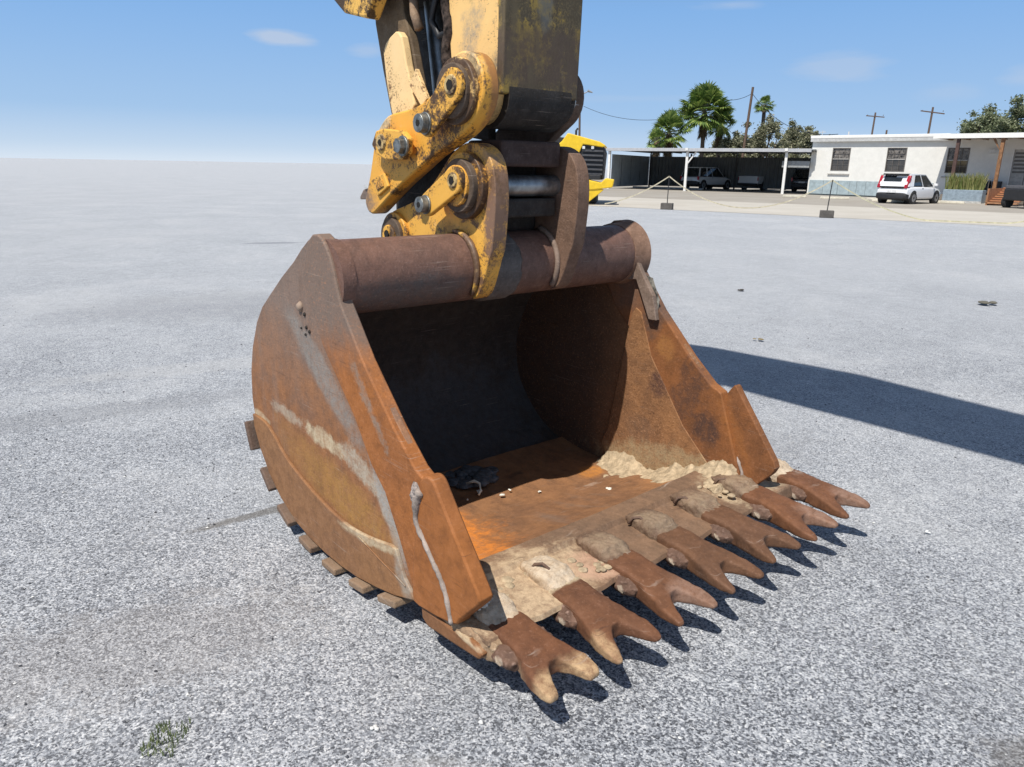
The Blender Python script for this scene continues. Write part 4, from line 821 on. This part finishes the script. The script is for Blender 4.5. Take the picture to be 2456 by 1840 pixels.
# ================================================================ CARPORT
CA, CB = Vector((7.6, 63.1, 0)), Vector((13.24, 60.04, 0)); CC = Vector((19.65, 56.5, 0))
cd = (CC - CA).normalized(); CANG = math.atan2(cd.y, cd.x); CL = (CC - CA).length + 1.9; xb = (CB - CA).dot(cd); xc = (CC - CA).length
cp = empty('carport', CA, CANG, label='long open carport with flat metal roof and white posts sheltering parked vehicles', cat='carport')
M_CP = plain('white_post_paint', (.78, .77, .74), .6, 0, .05); M_MET = plain('galvanised_sheet', (.40, .42, .43), .5, .3, .15, 2); M_DKM = plain('dark_beam', (.07, .07, .07), .7)
CH = 3.12
for x in (0, xb, xc): MB().box(x - .09, x + .09, -.09, .09, 0, CH - .16).build('post', M_CP, cp)
MB().prism([(xb + .09, 2.05), (xb + .09, 2.2), (xb + .62, CH - .17), (xb + .75, CH - .17)], -.04, .04).build('brace', M_CP, cp)
MB().box(-.3, CL - .2, -.25, -.15, CH - .16, CH + .08).build('fascia', plain('fascia_grey', (.45, .46, .48), .5, 0, .08), cp, bevel=.01)
MB().box(-.3, CL, -.15, 9.6, CH - .02, CH + .06).build('roof', M_MET, cp)
MB().box(-.2, CL - .1, -.10, .1, CH - .16, CH - .022).build('beam', M_DKM, cp)
for k in range(14): MB().box(.6 + 1.25 * k, .68 + 1.25 * k, .12, 9.4, CH - .14, CH - .022).build('rafter', M_DKM, cp)
for x, w_ in ((xb, 'a'), (xc, 'b')): MB().box(x - .1, x + .1, -.35, -.26, CH - .1, CH + .1).build('bracket', M_CP, cp)
# corrugated end and back walls
def corr(name, x0, y0, x1, y1, z0, z1, mat, parent, pitch=.3):
    L = math.hypot(x1 - x0, y1 - y0); n = int(L / pitch * 4); ux, uy = (x1 - x0) / L, (y1 - y0) / L; vs = []
    for i in range(n + 1):
        t = L * i / n; d = .02 if (i // 2) % 2 else -.02
        for z in (z0, z1): vs.append((x0 + ux * t - uy * d, y0 + uy * t + ux * d, z))
    return MB().add(vs, [(2 * i, 2 * i + 2, 2 * i + 3, 2 * i + 1) for i in range(n)]).build(name, mat, parent, recalc=False)
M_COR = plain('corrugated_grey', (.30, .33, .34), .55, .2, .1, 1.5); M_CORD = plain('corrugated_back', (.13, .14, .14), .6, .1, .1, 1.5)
for k in range(4): corr('wall_panel', .12, .2 + 2.3 * k, .12, 2.62 + 2.3 * k, .15, 2.72 - .0 * k, M_COR, cp)
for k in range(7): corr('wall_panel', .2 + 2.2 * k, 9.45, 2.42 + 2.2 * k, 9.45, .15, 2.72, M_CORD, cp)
for x in (.25, 4.0, 8.0, 12.0): MB().box(x, x + .12, 9.25, 9.37, 0, CH - .15).build('post', M_DKM, cp)
MB().box(.3, 6.5, 5.0, 5.35, .0, .14).build('floor_kerb', plain('slab', (.35, .35, .33), .9), cp)
MB().box(CL - 2.2, CL - .3, .3, .4, 1.9, 2.35).build('hanging_sign', plain('sign_grey', (.32, .33, .33), .6), cp)

# ================================================================ VEHICLES
M_TYRE = plain('tyre_rubber', (.025, .025, .026), .85); M_RIM = plain('rim_alloy', (.42, .43, .44), .35, .7); M_BLK = plain('black_plastic', (.022, .022, .024), .55)
M_GL = glass('car_glass', (.025, .03, .032), .05); M_RED = plain('tail_red', (.42, .015, .03), .25)
def carpaint(name, c, rough=.25):
    n = NT(name); m = n.fin(n.mix(n.noise(3, 3), c, tuple(x * .93 for x in c)), rough, 0, None, .5); n.b.inputs['Coat Weight'].default_value = .6; return m
def wheel(parent, x, y, r, w, side):
    t = MB().tube((x, y - w / 2, r), (x, y + w / 2, r), r, n=28).build('tyre', M_TYRE, None, smooth=30, bevel=.02)
    e = empty('wheel'); e.parent = parent; t.parent = e
    yy = y + side * (w / 2 + .004); MB().tube((x, yy, r), (x, yy - side * .05, r), r * .64, n=20).build('rim', M_RIM, e, smooth=30)
    MB().tube((x, yy + side * .006, r), (x, yy - side * .03, r), r * .2, n=10).build('hub', M_BLK, e)
    return e
def body_loft(stations, n=20):
    """station: x, z bottom, z top, half width, corner exponent"""
    return [[(x, w * math.copysign(abs(math.cos(t)) ** (2 / e), math.cos(t)), (zb + zt) / 2 + (zt - zb) / 2 * math.copysign(abs(math.sin(t)) ** (2 / e), math.sin(t))) for t in (2 * math.pi * (k + .5) / n for k in range(n))] for x, zb, zt, w, e in stations]
def car(name, loc, head, paintm, kind='hatch', Lg=4.2, Wd=1.8, Hh=1.6, label='', group=None, cat='car'):
    """x forward from the rear bumper, y left"""
    c = empty(name, loc, head, label=label, cat=cat, group=group); h = Wd / 2; r = .33 if kind == 'hatch' else .38; zb = .24 if kind == 'hatch' else .36
    belt = Hh * .60; rx = [.72, Lg - .82]
    st = [(.0, zb + .18, belt * .80, h * .86, 5), (.06, zb + .05, belt * .92, h * .93, 6), (.35, zb, belt, h * .985, 7), (Lg * .45, zb, belt * .985, h, 7), (Lg - 1.1, zb, belt * .96, h * .99, 7), (Lg - .45, zb, belt * .86, h * .95, 6), (Lg - .1, zb + .06, belt * .72, h * .86, 5), (Lg, zb + .2, belt * .6, h * .78, 4)]
    if kind == 'pickup':
        st = [(.0, .52, 1.18, h * .95, 9), (.05, .5, 1.2, h * .98, 9), (1.9, .5, 1.2, h * .98, 9)]
        MB().loft(body_loft(st)).build('bed', paintm, c, smooth=35)
        MB().box(-.03, .0, -h * .88, h * .88, .62, 1.17).build('tailgate', M_TG, c, bevel=.015)
        MB().box(-.25, -.02, -h * .9, h * .9, .42, .58).build('bumper', M_BLK, c, bevel=.03)
        st = [(1.95, .45, 1.2, h * .98, 9), (3.9, .45, 1.18, h * .98, 8), (Lg - .35, .45, 1.12, h * .94, 6), (Lg, .55, .95, h * .84, 5)]
        rx = [1.05, Lg - 1.0]
    MB().loft(body_loft(st, 28)).build('body', paintm, c, smooth=35)
    # greenhouse
    if kind == 'hatch': gh = [(.12, .50, .84), (Lg * .42, .80, .86), (Lg - 1.45, .72, .80), (Lg - 1.0, .80, .86)]
    xs0, xs1, xt0, xt1 = {'hatch': (.10, Lg - 1.15, .38, Lg - 1.95), 'suv': (.08, Lg - 1.35, .32, Lg - 2.1), 'pickup': (2.0, Lg - 1.35, 2.2, Lg - 2.2)}[kind]
    wb, wt = h * .93, h * .76; z0, z1 = belt - .03 if kind != 'pickup' else 1.12, Hh - .06
    def gring(t): return None
    vs = [(xs0, -wb, z0), (xs0, wb, z0), (xs1, wb, z0), (xs1, -wb, z0), (xt0, -wt, z1), (xt0, wt, z1), (xt1, wt, z1), (xt1, -wt, z1)]
    MB().add(vs, [(3, 2, 1, 0), (4, 5, 6, 7), (0, 1, 5, 4), (1, 2, 6, 5), (2, 3, 7, 6), (3, 0, 4, 7)]).build('windows', M_GL, c, bevel=.05)
    rr = [(xt0 - .07, z1 - .02, z1 + .03, wt * .96, 4), (xt0 + .1, z1 - .03, Hh, wt * 1.03, 5), ((xt0 + xt1) / 2, z1 - .03, Hh + .01, wt * 1.03, 5), (xt1 - .05, z1 - .03, Hh - .01, wt * 1.0, 5), (xt1 + .08, z1 - .03, z1 + .01, wt * .95, 4)]
    MB().loft(body_loft(rr)).build('roof', paintm, c, smooth=40)
    def pil(xa, xb_, wd):                                        # pillar on both flanks from the belt to the roof
        for s_ in (-1, 1):
            MB().add([(xa, s_ * (wb + .012), z0), (xa + wd, s_ * (wb + .012), z0), (xb_ + wd, s_ * (wt + .014), z1), (xb_, s_ * (wt + .014), z1), (xa, s_ * (wb - .03), z0), (xa + wd, s_ * (wb - .03), z0), (xb_ + wd, s_ * (wt - .03), z1), (xb_, s_ * (wt - .03), z1)],
                     [(0, 1, 2, 3), (4, 7, 6, 5), (0, 4, 5, 1), (1, 5, 6, 2), (2, 6, 7, 3), (3, 7, 4, 0)]).build('pillar', paintm, c)
    pil(xs0, xt0, .55 if kind == 'hatch' else .16); pil(xs1 - .06, xt1 - .06, .06)
    if kind == 'suv': pil(1.15, 1.2, .12)
    pil((xs0 + xs1) / 2 + .15, (xt0 + xt1) / 2 + .2, .05)
    for x in rx:
        for s_ in (-1, 1):
            wheel(c, x, s_ * (h - .095), r, .22, s_)
            MB().tube((x, s_ * (h - .2), r + .01), (x, s_ * (h * .985 + .004), r + .01), r + .065, n=24).build('wheel_arch', M_BLK, c, smooth=30)
    if kind != 'pickup':
        MB().loft(body_loft([(-.06, zb + .06, zb + .27, h * .84, 5), (.0, zb, zb + .36, h * .93, 6), (.2, zb, zb + .32, h * .985, 6)])).build('bumper', M_BLK, c, smooth=35)
        MB().box(-.075, -.055, -.26, .26, zb + .36, zb + .49).build('licence_plate', plain('plate_white', (.8, .8, .8), .5), c)
    MB().box(.3, Lg - .3, -h * .9, h * .9, zb - .04, zb + .02).build('underside', M_BLK, c)
    for s_ in (-1, 1):
        if kind == 'hatch':                                      # tall wrap-round lamps
            MB().prism([(.0, 1.02), (.06, 1.04), (.20, 1.42), (.26, 1.5), (.40, 1.5), (.36, 1.3), (.26, 1.02), (.12, .86), (-.02, .84)], s_ * (h * .83) - .06, s_ * (h * .83) + .10).build('tail_light', M_RED, c, bevel=.02)
        else: MB().box(-.02, .10, s_ * h * .9 - .07, s_ * h * .9 + .07, belt * .72, belt * .98).build('tail_light', M_RED, c, bevel=.02)
        MB().box(xs1 - .25, xs1 - .1, s_ * (h + .02), s_ * (h + .2), belt, belt + .14).build('mirror', M_BLK if kind != 'hatch' else paintm, c, bevel=.03)
    for x in ((xs0 + xs1) / 2, ): 
        for s_ in (-1, 1): MB().box(x, x + .16, s_ * h * .985 - .01, s_ * h * .985 + .02, belt - .16, belt - .12).build('door_handle', M_BLK, c)
    if kind == 'hatch':
        MB().prism([(.0, .93), (.10, .93), (.20, 1.16), (.33, 1.50), (.28, 1.50), (.11, 1.18)], -h * .84, h * .84).build('hatch', paintm, c, bevel=.02)
        MB().prism([(.095, 1.19), (.12, 1.17), (.27, 1.48), (.24, 1.49)], -h * .05, h * .66).prism([(.095, 1.19), (.12, 1.17), (.22, 1.38), (.20, 1.40)], -h * .45, -h * .05).build('rear_window', M_GL, c, bevel=.01)
        MB().box(.10, .50, -h * .72, h * .72, Hh - .07, Hh + .005).build('spoiler', M_BLK, c, bevel=.02)
        MB().prism([(-.02, .83), (.02, .83), (.0, .90), (-.035, .90)], -h * .72, h * .72).build('trim_strip', M_BLK, c, bevel=.01)
    return c
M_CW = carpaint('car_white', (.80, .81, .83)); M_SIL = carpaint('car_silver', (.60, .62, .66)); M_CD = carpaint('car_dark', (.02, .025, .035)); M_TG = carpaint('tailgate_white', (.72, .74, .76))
hv = Vector((2.3, 1.73, 0)).normalized(); lv = Vector((-hv.y, hv.x, 0))
base = (Vector((20.52, 42.89, 0)) + Vector((21.93, 42.2, 0))) / 2 - hv * .80
car('parked_car', base, math.atan2(hv.y, hv.x), M_CW, 'hatch', 4.15, 1.8, 1.6, 'white boxy hatchback with tall red tail lights parked in front of the house')
ch = math.atan2(WD.x, -WD.y); ch = math.atan2(cd.x, -cd.y) - R(8)
car('parked_car', (14.7, 65.3, 0), ch - R(14), carpaint('suv_white', (.62, .64, .66)), 'suv', 4.9, 2.0, 1.85, 'white sport utility vehicle parked in the carport beside its middle post', None, 'car')
car('pickup_truck', (20.05, 66.5, 0), ch - R(10), M_SIL, 'pickup', 5.7, 2.0, 1.85, 'silver pickup truck with white tailgate parked in the middle of the carport', None, 'pickup truck')
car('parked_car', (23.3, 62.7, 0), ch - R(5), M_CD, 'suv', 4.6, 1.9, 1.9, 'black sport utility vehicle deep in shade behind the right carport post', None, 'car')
# dark utility buggy at the edge of the picture
ub = empty('utility_buggy', (25.3, 38.9, 0), R(18), label='small black utility buggy parked at the right edge by the ramp', cat='buggy')
MB().box(0, 2.6, -.65, .65, .38, .95).build('body', M_BLK, ub, bevel=.05); MB().box(.1, 1.0, -.7, .7, .95, 1.12).build('cargo_bed', plain('bed_grey', (.10, .10, .11), .6), ub, bevel=.03)
for x in (.35, 2.15):
    for s_ in (-1, 1): wheel(ub, x, s_ * .62, .31, .24, s_)
MB().path([(1.1, -.6, .95), (1.15, -.6, 1.8), (2.0, -.6, 1.85), (2.35, -.6, 1.0)], .03).path([(1.1, .6, .95), (1.15, .6, 1.8), (2.0, .6, 1.85), (2.35, .6, 1.0)], .03).build('roll_cage', M_BLK, ub)

# ================================================================ YELLOW MACHINE BEHIND THE ARM
M_MY = plain('machine_yellow', (.80, .52, .02), .4, 0, .08, 3); M_MB = plain('machine_black', (.018, .018, .02), .6)
gx = Vector((3.6, 35.0, 0)); mz = empty('yellow_loader', gx, R(-8), label='yellow construction machine with black slatted grille standing behind the excavator arm', cat='construction machine')
# local x to the right, y away
MB().prism([(-1.9, 1.15), (.35, 1.1), (.42, 2.30), (.30, 2.62), (-.7, 2.82), (-1.9, 2.95)], .0, 3.2).build('body', M_MB, mz, bevel=.03)
MB().prism([(-2.0, 2.35), (-1.55, 2.75), (-1.3, 3.1), (-.6, 2.93), (.15, 2.74), (.42, 2.58), (.30, 2.50), (-.6, 2.62), (-.78, 2.2), (-1.2, 2.3)], -.10, 3.3).build('hood', M_MY, mz, bevel=.04)
for k in range(6): MB().prism([(-.62, 1.32 + .20 * k), (.32, 1.30 + .20 * k), (.32, 1.38 + .20 * k), (-.62, 1.40 + .20 * k)], -.09, -.005).build('grille_slat', plain('slat_grey%d' % k, (.07, .07, .075), .5), mz)
for x in (-.62, -.22): MB().box(x, x + .12, -.14, -.09, 2.42, 2.54).build('headlight', plain('headlight_glass', (.7, .7, .68), .2), mz, bevel=.01)
MB().prism([(-.45, .68), (-.1, .66), (.35, .72), (.82, .78), (.88, 1.12), (.5, 1.18), (.3, .98), (-.3, 1.10), (-.5, 1.12)], -.6, .5).build('bumper', M_MY, mz, bevel=.04)
MB().prism([(-.6, -.0), (-.4, -.02), (.25, .50), (.45, .68), (-.2, .85), (-.6, .5)], -.55, -.35).build('push_arm', M_MY, mz, bevel=.03)
MB().box(-.25, .25, -.5, .2, 1.1, 1.3).build('step', M_MB, mz, bevel=.02)
MB().box(-1.9, .1, .6, 1.2, .0, .9).box(-1.9, .1, 2.2, 2.8, .0, .9).build('track', M_MB, mz, bevel=.1)
MB().path([(-1.0, 1, 2.9), (-1.0, 1, 3.25), (-.92, 1, 3.35)], .05).build('exhaust_pipe', M_MB, mz)
# small worn attachment far off on the left of the coupler
sp = empty('steel_attachment', (-7.1, 36.0, 0), R(10), label='rusty grey steel attachment standing far behind the left side of the coupler', cat='machine part')
MB().prism([(-.2, 0), (1.0, 0), (1.0, 1.75), (.55, 1.75), (.32, 1.2), (.28, .55), (-.05, .42), (-.2, .12)], 0, .8).build('frame', rust('far_steel', (.22, .16, .13), (.12, .10, .09)), sp, bevel=.03)
MB().box(.0, .35, -.06, -.0, .5, .66).build('bracket', plain('white_bracket', (.6, .6, .58), .6), sp)

# ================================================================ BARRIER POSTS WITH TAPE
def stand(loc, lean, label):
    o = empty('barrier_post', loc, R(-20), label=label, cat='barrier post', group='barrier posts at the edge of the gravel')
    MB().box(-.24, .24, -.2, .2, 0, .26).build('block', plain('block_grey', (.11, .10, .09), .9, bump=.5), o, bevel=.02)
    MB().tube((0, 0, .26), (lean, 0, 1.34), .018, n=8).build('rod', M_BLK, o)
    return o
stand((6.32, 31.76, .0), .0, 'thin black barrier post in a grey block, in front of the carport'); stand((11.43, 27.93, .0), .05, 'thin black barrier post in a grey block, in front of the white house')
def tape(name, p, q, sag, w, label, col=(.56, .50, .36)):
    p, q = Vector(p), Vector(q); mb = MB(); vs = []; n = 30
    for i in range(n + 1):
        t = i / n; c = p.lerp(q, t); z = c.z - sag * 4 * t * (1 - t); z = max(z, .03)
        tw = .5 + .5 * math.sin(i * .9)
        vs += [(c.x, c.y - w * .3 * tw, z - w / 2), (c.x, c.y - w * .3 * tw, z + w / 2), (c.x, c.y - w * .3 * tw + .006, z + w / 2), (c.x, c.y - w * .3 * tw + .006, z - w / 2)]
    fs = []
    for i in range(n): a = 4 * i; fs += [(a + k, a + (k + 1) % 4, a + 4 + (k + 1) % 4, a + 4 + k) for k in range(4)]
    mb.add(vs, fs).build(name, plain(name + '_mat', col, .6), None, label=label, cat='barrier tape')
tape('barrier_tape', (3.9, 33.3, .12), (6.32, 31.76, 1.33),   .18, .05, 'pale yellow barrier tape running left from the nearer carport post')
tape('barrier_tape', (6.32, 31.76, 1.33), (11.48, 27.93, 1.33), 1.12, .05, 'pale yellow barrier tape sagging to the ground between the two posts')
tape('barrier_tape', (11.48, 27.93, 1.33), (19.2, 25.2, .9), 1.2, .05, 'pale yellow barrier tape sagging right from the right barrier post', (.55, .52, .36))

# ================================================================ POLES AND WIRES
M_PW = plain('pole_wood', (.13, .085, .06), .85)
def atp(px, py, D):
    """world point seen at a pixel of the photograph at distance D along y"""
    dx, dy = px - 1228, py - 920; c, s_ = math.cos(ROLL), math.sin(ROLL); x, y = c * dx + s_ * dy, -s_ * dx + c * dy
    d = rgt * (x / F) - upv * (y / F) + fwd; return Vector((0, 0, HC)) + d * (D / d.y)
def pole(px, py, D, label, lean=0, arms=(), r=.14):
    t = atp(px, py, D); o = empty('utility_pole', (t.x - lean, t.y, 0), label=label, cat='utility pole')
    MB().tube((0, 0, 0), (lean, 0, t.z), r * 1.3, r, 10).build('pole', M_PW, o, smooth=40)
    for (dz, w, tilt) in arms:
        k = (t.z - dz) / t.z; MB().box(lean * k - w, lean * k + w, -.2, -.1, -.09, .09, Matrix.Translation((0, 0, t.z - dz)) @ Matrix.Rotation(tilt, 4, 'Y')).build('crossarm', M_PW, o)
        for s_ in (-.85, .85): MB().tube((lean * k + w * s_, -.15, t.z - dz + .08), (lean * k + w * s_, -.15, t.z - dz + .3), .05).build('insulator', M_PW, o)
    return t
pA = pole(1806, 209, 80, 'tall bare wooden utility pole behind the carport among the trees', .5, (), .12)
pB = pole(2100, 270, 150, 'dark utility pole with one crossarm above the house roof', .3, ((.7, 1.75, .06),), .15)
pC = pole(2238, 257, 130, 'dark utility pole with several crossarms, right one above the house roof', .2, ((.8, 2.0, .1), (4.6, 1.9, .1), (6.4, 1.5, -.1)), .15)
pole(2127, 312, 190, 'short dark post top just showing over the house roof', 0, (), .2)
pD = pole(1391, 225, 95, 'thin dark red pole standing behind the arm above the yellow machine', -.3, (), .12)
MB().tube(pD + Vector((.0, 0, -.2)), pD + Vector((1.0, 0, .3)), .06).tube(pD + Vector((.9, 0, .35)), pD + Vector((1.5, 0, .15)), .16, .06).build('street_lamp', plain('lamp_grey', (.3, .3, .3), .5), None, label='small curved lamp arm at the top of the thin red pole', cat='lamp')
def wire(p, q, sag, label, r=.025):
    pts = [Vector(p).lerp(Vector(q), i / 24) - Vector((0, 0, sag * 4 * (i / 24) * (1 - i / 24))) for i in range(25)]
    MB().path(pts, r, 5).build('overhead_wire', M_BLK, None, label=label, cat='wire')
wire(atp(1400, 255, 95), atp(1650, 275, 84), 1.0, 'overhead wire from the thin red pole to the big palm')
wire(atp(1745, 240, 82), pA - Vector((0, 0, .6)), .2, 'short overhead wire between the big palm and the bare utility pole')
wire(pA - Vector((0, 0, .6)), atp(2010, 322, 58), 1.2, 'overhead wire running down from the bare utility pole to the house roof')

# ================================================================ TREES
def crown(name, parent, blobs, n, size, mat, sd, elong=2.2):
    r = random.Random(sd); mb = MB(); tot = sum(b[3] ** 2 for b in blobs)
    for (cx, cy, cz, br) in blobs:
        for i in range(int(n * br * br / tot)):
            d = Vector((r.gauss(0, 1), r.gauss(0, 1), r.gauss(0, 1))).normalized() * br * abs(r.gauss(.68, .34)) * (.8 + .45 * noise.noise(Vector((i * .37, cx, cz))))
            p = Vector((cx, cy, cz)) + Vector((d.x, d.y, d.z * .85)); a = Vector((r.gauss(0, 1), r.gauss(0, 1), r.gauss(0, .7))).normalized(); b = a.cross(Vector((r.gauss(0, 1), r.gauss(0, 1), r.gauss(0, 1)))).normalized(); s_ = size * r.uniform(.5, 1.3)
            mb.add([p - a * s_ * elong / 2, p + b * s_ * .5, p + a * s_ * elong / 2, p - b * s_ * .5], [(0, 1, 2, 3)])
    return mb.build(name, mat, parent, recalc=False)
def trunk(parent, base, tips, r0, sd, mat):
    mb = MB(); rr = random.Random(sd); fork = Vector(base) + Vector((0, 0, tips[0][2] * .35)); mb.path([base, tuple(fork)], [r0, r0 * .75], 8)
    for t in tips:
        m = fork.lerp(Vector(t), .5) + Vector((rr.uniform(-.4, .4), rr.uniform(-.4, .4), .2)); mb.path([tuple(fork), tuple(m), t], [r0 * .6, r0 * .4, r0 * .12], 6)
    return mb.build('trunk', mat, parent, smooth=50)
M_BARK = plain('bark', (.12, .09, .07), .9)
M_OLV = leafmat('olive_leaves', (.12, .13, .075), (.24, .25, .15), (.40, .38, .27)); M_OLG = leafmat('green_leaves', (.09, .12, .06), (.19, .22, .12), (.34, .36, .23))
def tree(px, pytop, D, wpx, label, mat, sd, n=5000, size=.16, group=None, nb=36):
    t = atp(px, pytop, D); wr = wpx * D / F / 2; r = random.Random(sd); o = empty('tree', (t.x, D, 0), label=label, cat='tree', group=group); Ht = t.z
    bl = [(r.uniform(-.85, .85) * wr, r.uniform(-.6, .6) * wr, 0, wr * r.uniform(.18, .42)) for _ in range(nb)]
    bl = [(x, y, min(Ht * (.92 - .38 * (x / wr) ** 2) - b * .8, Ht) - r.random() ** 1.5 * .45 * Ht, b) for x, y, _, b in bl] + [(r.uniform(-.2, .2) * wr, 0, Ht - wr * .25, wr * .27)]
    crown('crown', o, bl, n, size, mat, sd); trunk(o, (0, 0, 0), [(b[0], b[1], b[2]) for b in bl[:6]], .22, sd, M_BARK)
TGR = 'scrubby olive green trees behind the carport'
for i, a in enumerate(((1762, 312, 84, 70, 'low grey green scrub tree just right of the big palm'), (1800, 288, 88, 80, 'scrub tree around the foot of the bare utility pole'), (1850, 272, 82, 95, 'tallest rounded scrub tree under the small palm'), (1905, 286, 86, 80, 'dense scrub tree between small palm and house'), (1945, 300, 78, 70, 'scrub tree nearest the white house corner'), (1990, 322, 90, 60, 'low green treetop peeping over the left end of the house roof'), (1720, 335, 92, 80, 'low scrub tree behind the big palm trunk'))):
    tree(a[0], a[1], a[2], a[3], a[4], M_OLV if i != 5 else M_OLG, 40 + i, 9500, .14, TGR)
tree(2455, 222, 66, 135, 'large dark green tree at the right edge above the porch roof', M_OLG, 60, 20000, .12, None, 46)
tree(2375, 246, 70, 120, 'feathery green tree rising over the porch roof, left of the larger one', M_OLG, 61, 15000, .12, None, 42)
tree(2338, 262, 72, 85, 'thin branching treetop leaning left over the porch roof', M_OLG, 62, 4500, .11, None, 26)
M_PG = leafmat('palm_fronds', (.06, .11, .025), (.14, .22, .05), (.32, .38, .10)); M_PD = plain('dead_fronds', (.16, .11, .06), .9, 0, .4, 8)
def fan_palm(px, py, D, rad, label, sd, nf=46, skirt=True):
    """crown centred on the pixel; each frond a stalk with a pleated fan of leaflets"""
    c = atp(px, py, D); o = empty('palm_tree', (c.x, c.y, 0), label=label, cat='palm tree', group='fan palms behind the carport'); r = random.Random(sd)
    MB().path([(0, 0, 0), (.08, 0, c.z * .5), (0, 0, c.z)], [.28, .22, .2], 10).build('trunk', M_BARK, o, smooth=50)
    mb = MB(); st = MB()
    for i in range(nf):
        az = i * 2.4 + r.uniform(-.3, .3); el = R(r.uniform(-38, 85)); d = Vector((math.cos(az) * math.cos(el), math.sin(az) * math.cos(el), math.sin(el))); L = rad * r.uniform(.45, .72)
        b = Vector((0, 0, c.z)); m = b + d * L * .6; e = b + d * L + Vector((0, 0, -.12 * L)); st.path([tuple(b), tuple(m), tuple(e)], [.03, .022, .015], 4)
        side = d.cross(Vector((0, 0, 1))); side = side.normalized() if side.length > .01 else Vector((1, 0, 0)); up = side.cross(d)
        fr = rad * r.uniform(.42, .58); tw = r.uniform(-.6, .6)
        for k in range(17):
            a = (k - 8) / 8 * 1.75; w = side * math.cos(tw) + up * math.sin(tw); ld = (d * math.cos(a) + w * math.sin(a)).normalized(); droop = Vector((0, 0, -.28 * fr * (.4 + abs(a) * .4)))
            t = e + ld * fr * r.uniform(.85, 1.05) + droop; mid = e + ld * fr * .55 + Vector((0, 0, .02)); ww = ld.cross(up).normalized() * fr * .075
            mb.add([e, mid + ww, t, mid - ww], [(0, 1, 2, 3)])
    mb.build('crown', M_PG, o, recalc=False); st.build('stalks', M_OLG, o, smooth=50)
    if skirt:
        sk = MB()
        for i in range(420):
            az = r.uniform(0, 6.28); z = c.z - r.uniform(.1, 2.2); q = Vector((math.cos(az), math.sin(az), 0)); p = Vector((0, 0, z)) + q * .2; L = r.uniform(.5, 1.1); t = q.cross(Vector((0, 0, 1))) * .07
            sk.add([p + t, p - t, p + q * L * .45 + Vector((0, 0, -L))], [(0, 1, 2)])
        sk.build('dead_skirt', M_PD, o, recalc=False)
fan_palm(1690, 268, 84, 2.9, 'largest fan palm, bushy and tall, left of the bare utility pole', 1, 80)
fan_palm(1728, 300, 86, 1.9, 'lower fan palm tucked against the right side of the largest palm', 5, 34)
fan_palm(1605, 318, 80, 2.2, 'shorter fan palm left of the largest palm', 2, 50)
fan_palm(1575, 336, 78, 1.2, 'lowest fan palm at the left end of the row', 4, 26)
fan_palm(1834, 252, 90, 1.25, 'small fan palm on a slim trunk above the scrub trees', 3, 34, False)
# weeds and scraps on the yard
wd = blades(170, -.05, .05, -.075, .06, -.004, .022, 12, .0022).build('weed_tuft', leafmat('weed_green', (.12, .15, .07), (.20, .25, .11), (.30, .33, .17)), None, recalc=False, label='small tuft of green weeds growing in the gravel at the lower left', cat='weed'); wd.location = (-.98, 1.77, 0)
def scrap(name, x, y, r, col, label, sd, n=5, flat=.4):
    o = lumps(name, plain(name + '%d' % sd, col, .9, bump=.4), (0, 0, r * .3), (r, r * .7, .0), n, r * .35, r * .6, sd, None, flat); o.location = (x, y, 0); tag(o, label, name.replace('_', ' '))
scrap('dirt_clod', 3.15, 10.25, .05, (.05, .045, .035), 'small dark clod on the gravel right of the far bucket corner', 31); scrap('dry_leaf', 2.42, 7.15, .05, (.22, .17, .08), 'small brown dry leaf on the gravel beside the arm shadow', 32, 3, .2)
scrap('dirt_clod', 6.1, 9.5, .10, (.14, .13, .10), 'scattered dark clods on the gravel near the right edge', 33, 9, .25); scrap('pale_pebble', -.385, 1.815, .013, (.75, .75, .73), 'pale pebble on the gravel below the near corner tooth', 34, 4, .6)
scrap('pale_pebble', 1.95, 3.13, .014, (.72, .73, .73), 'pale flat pebble on the gravel to the right of the teeth', 35, 4, .3)
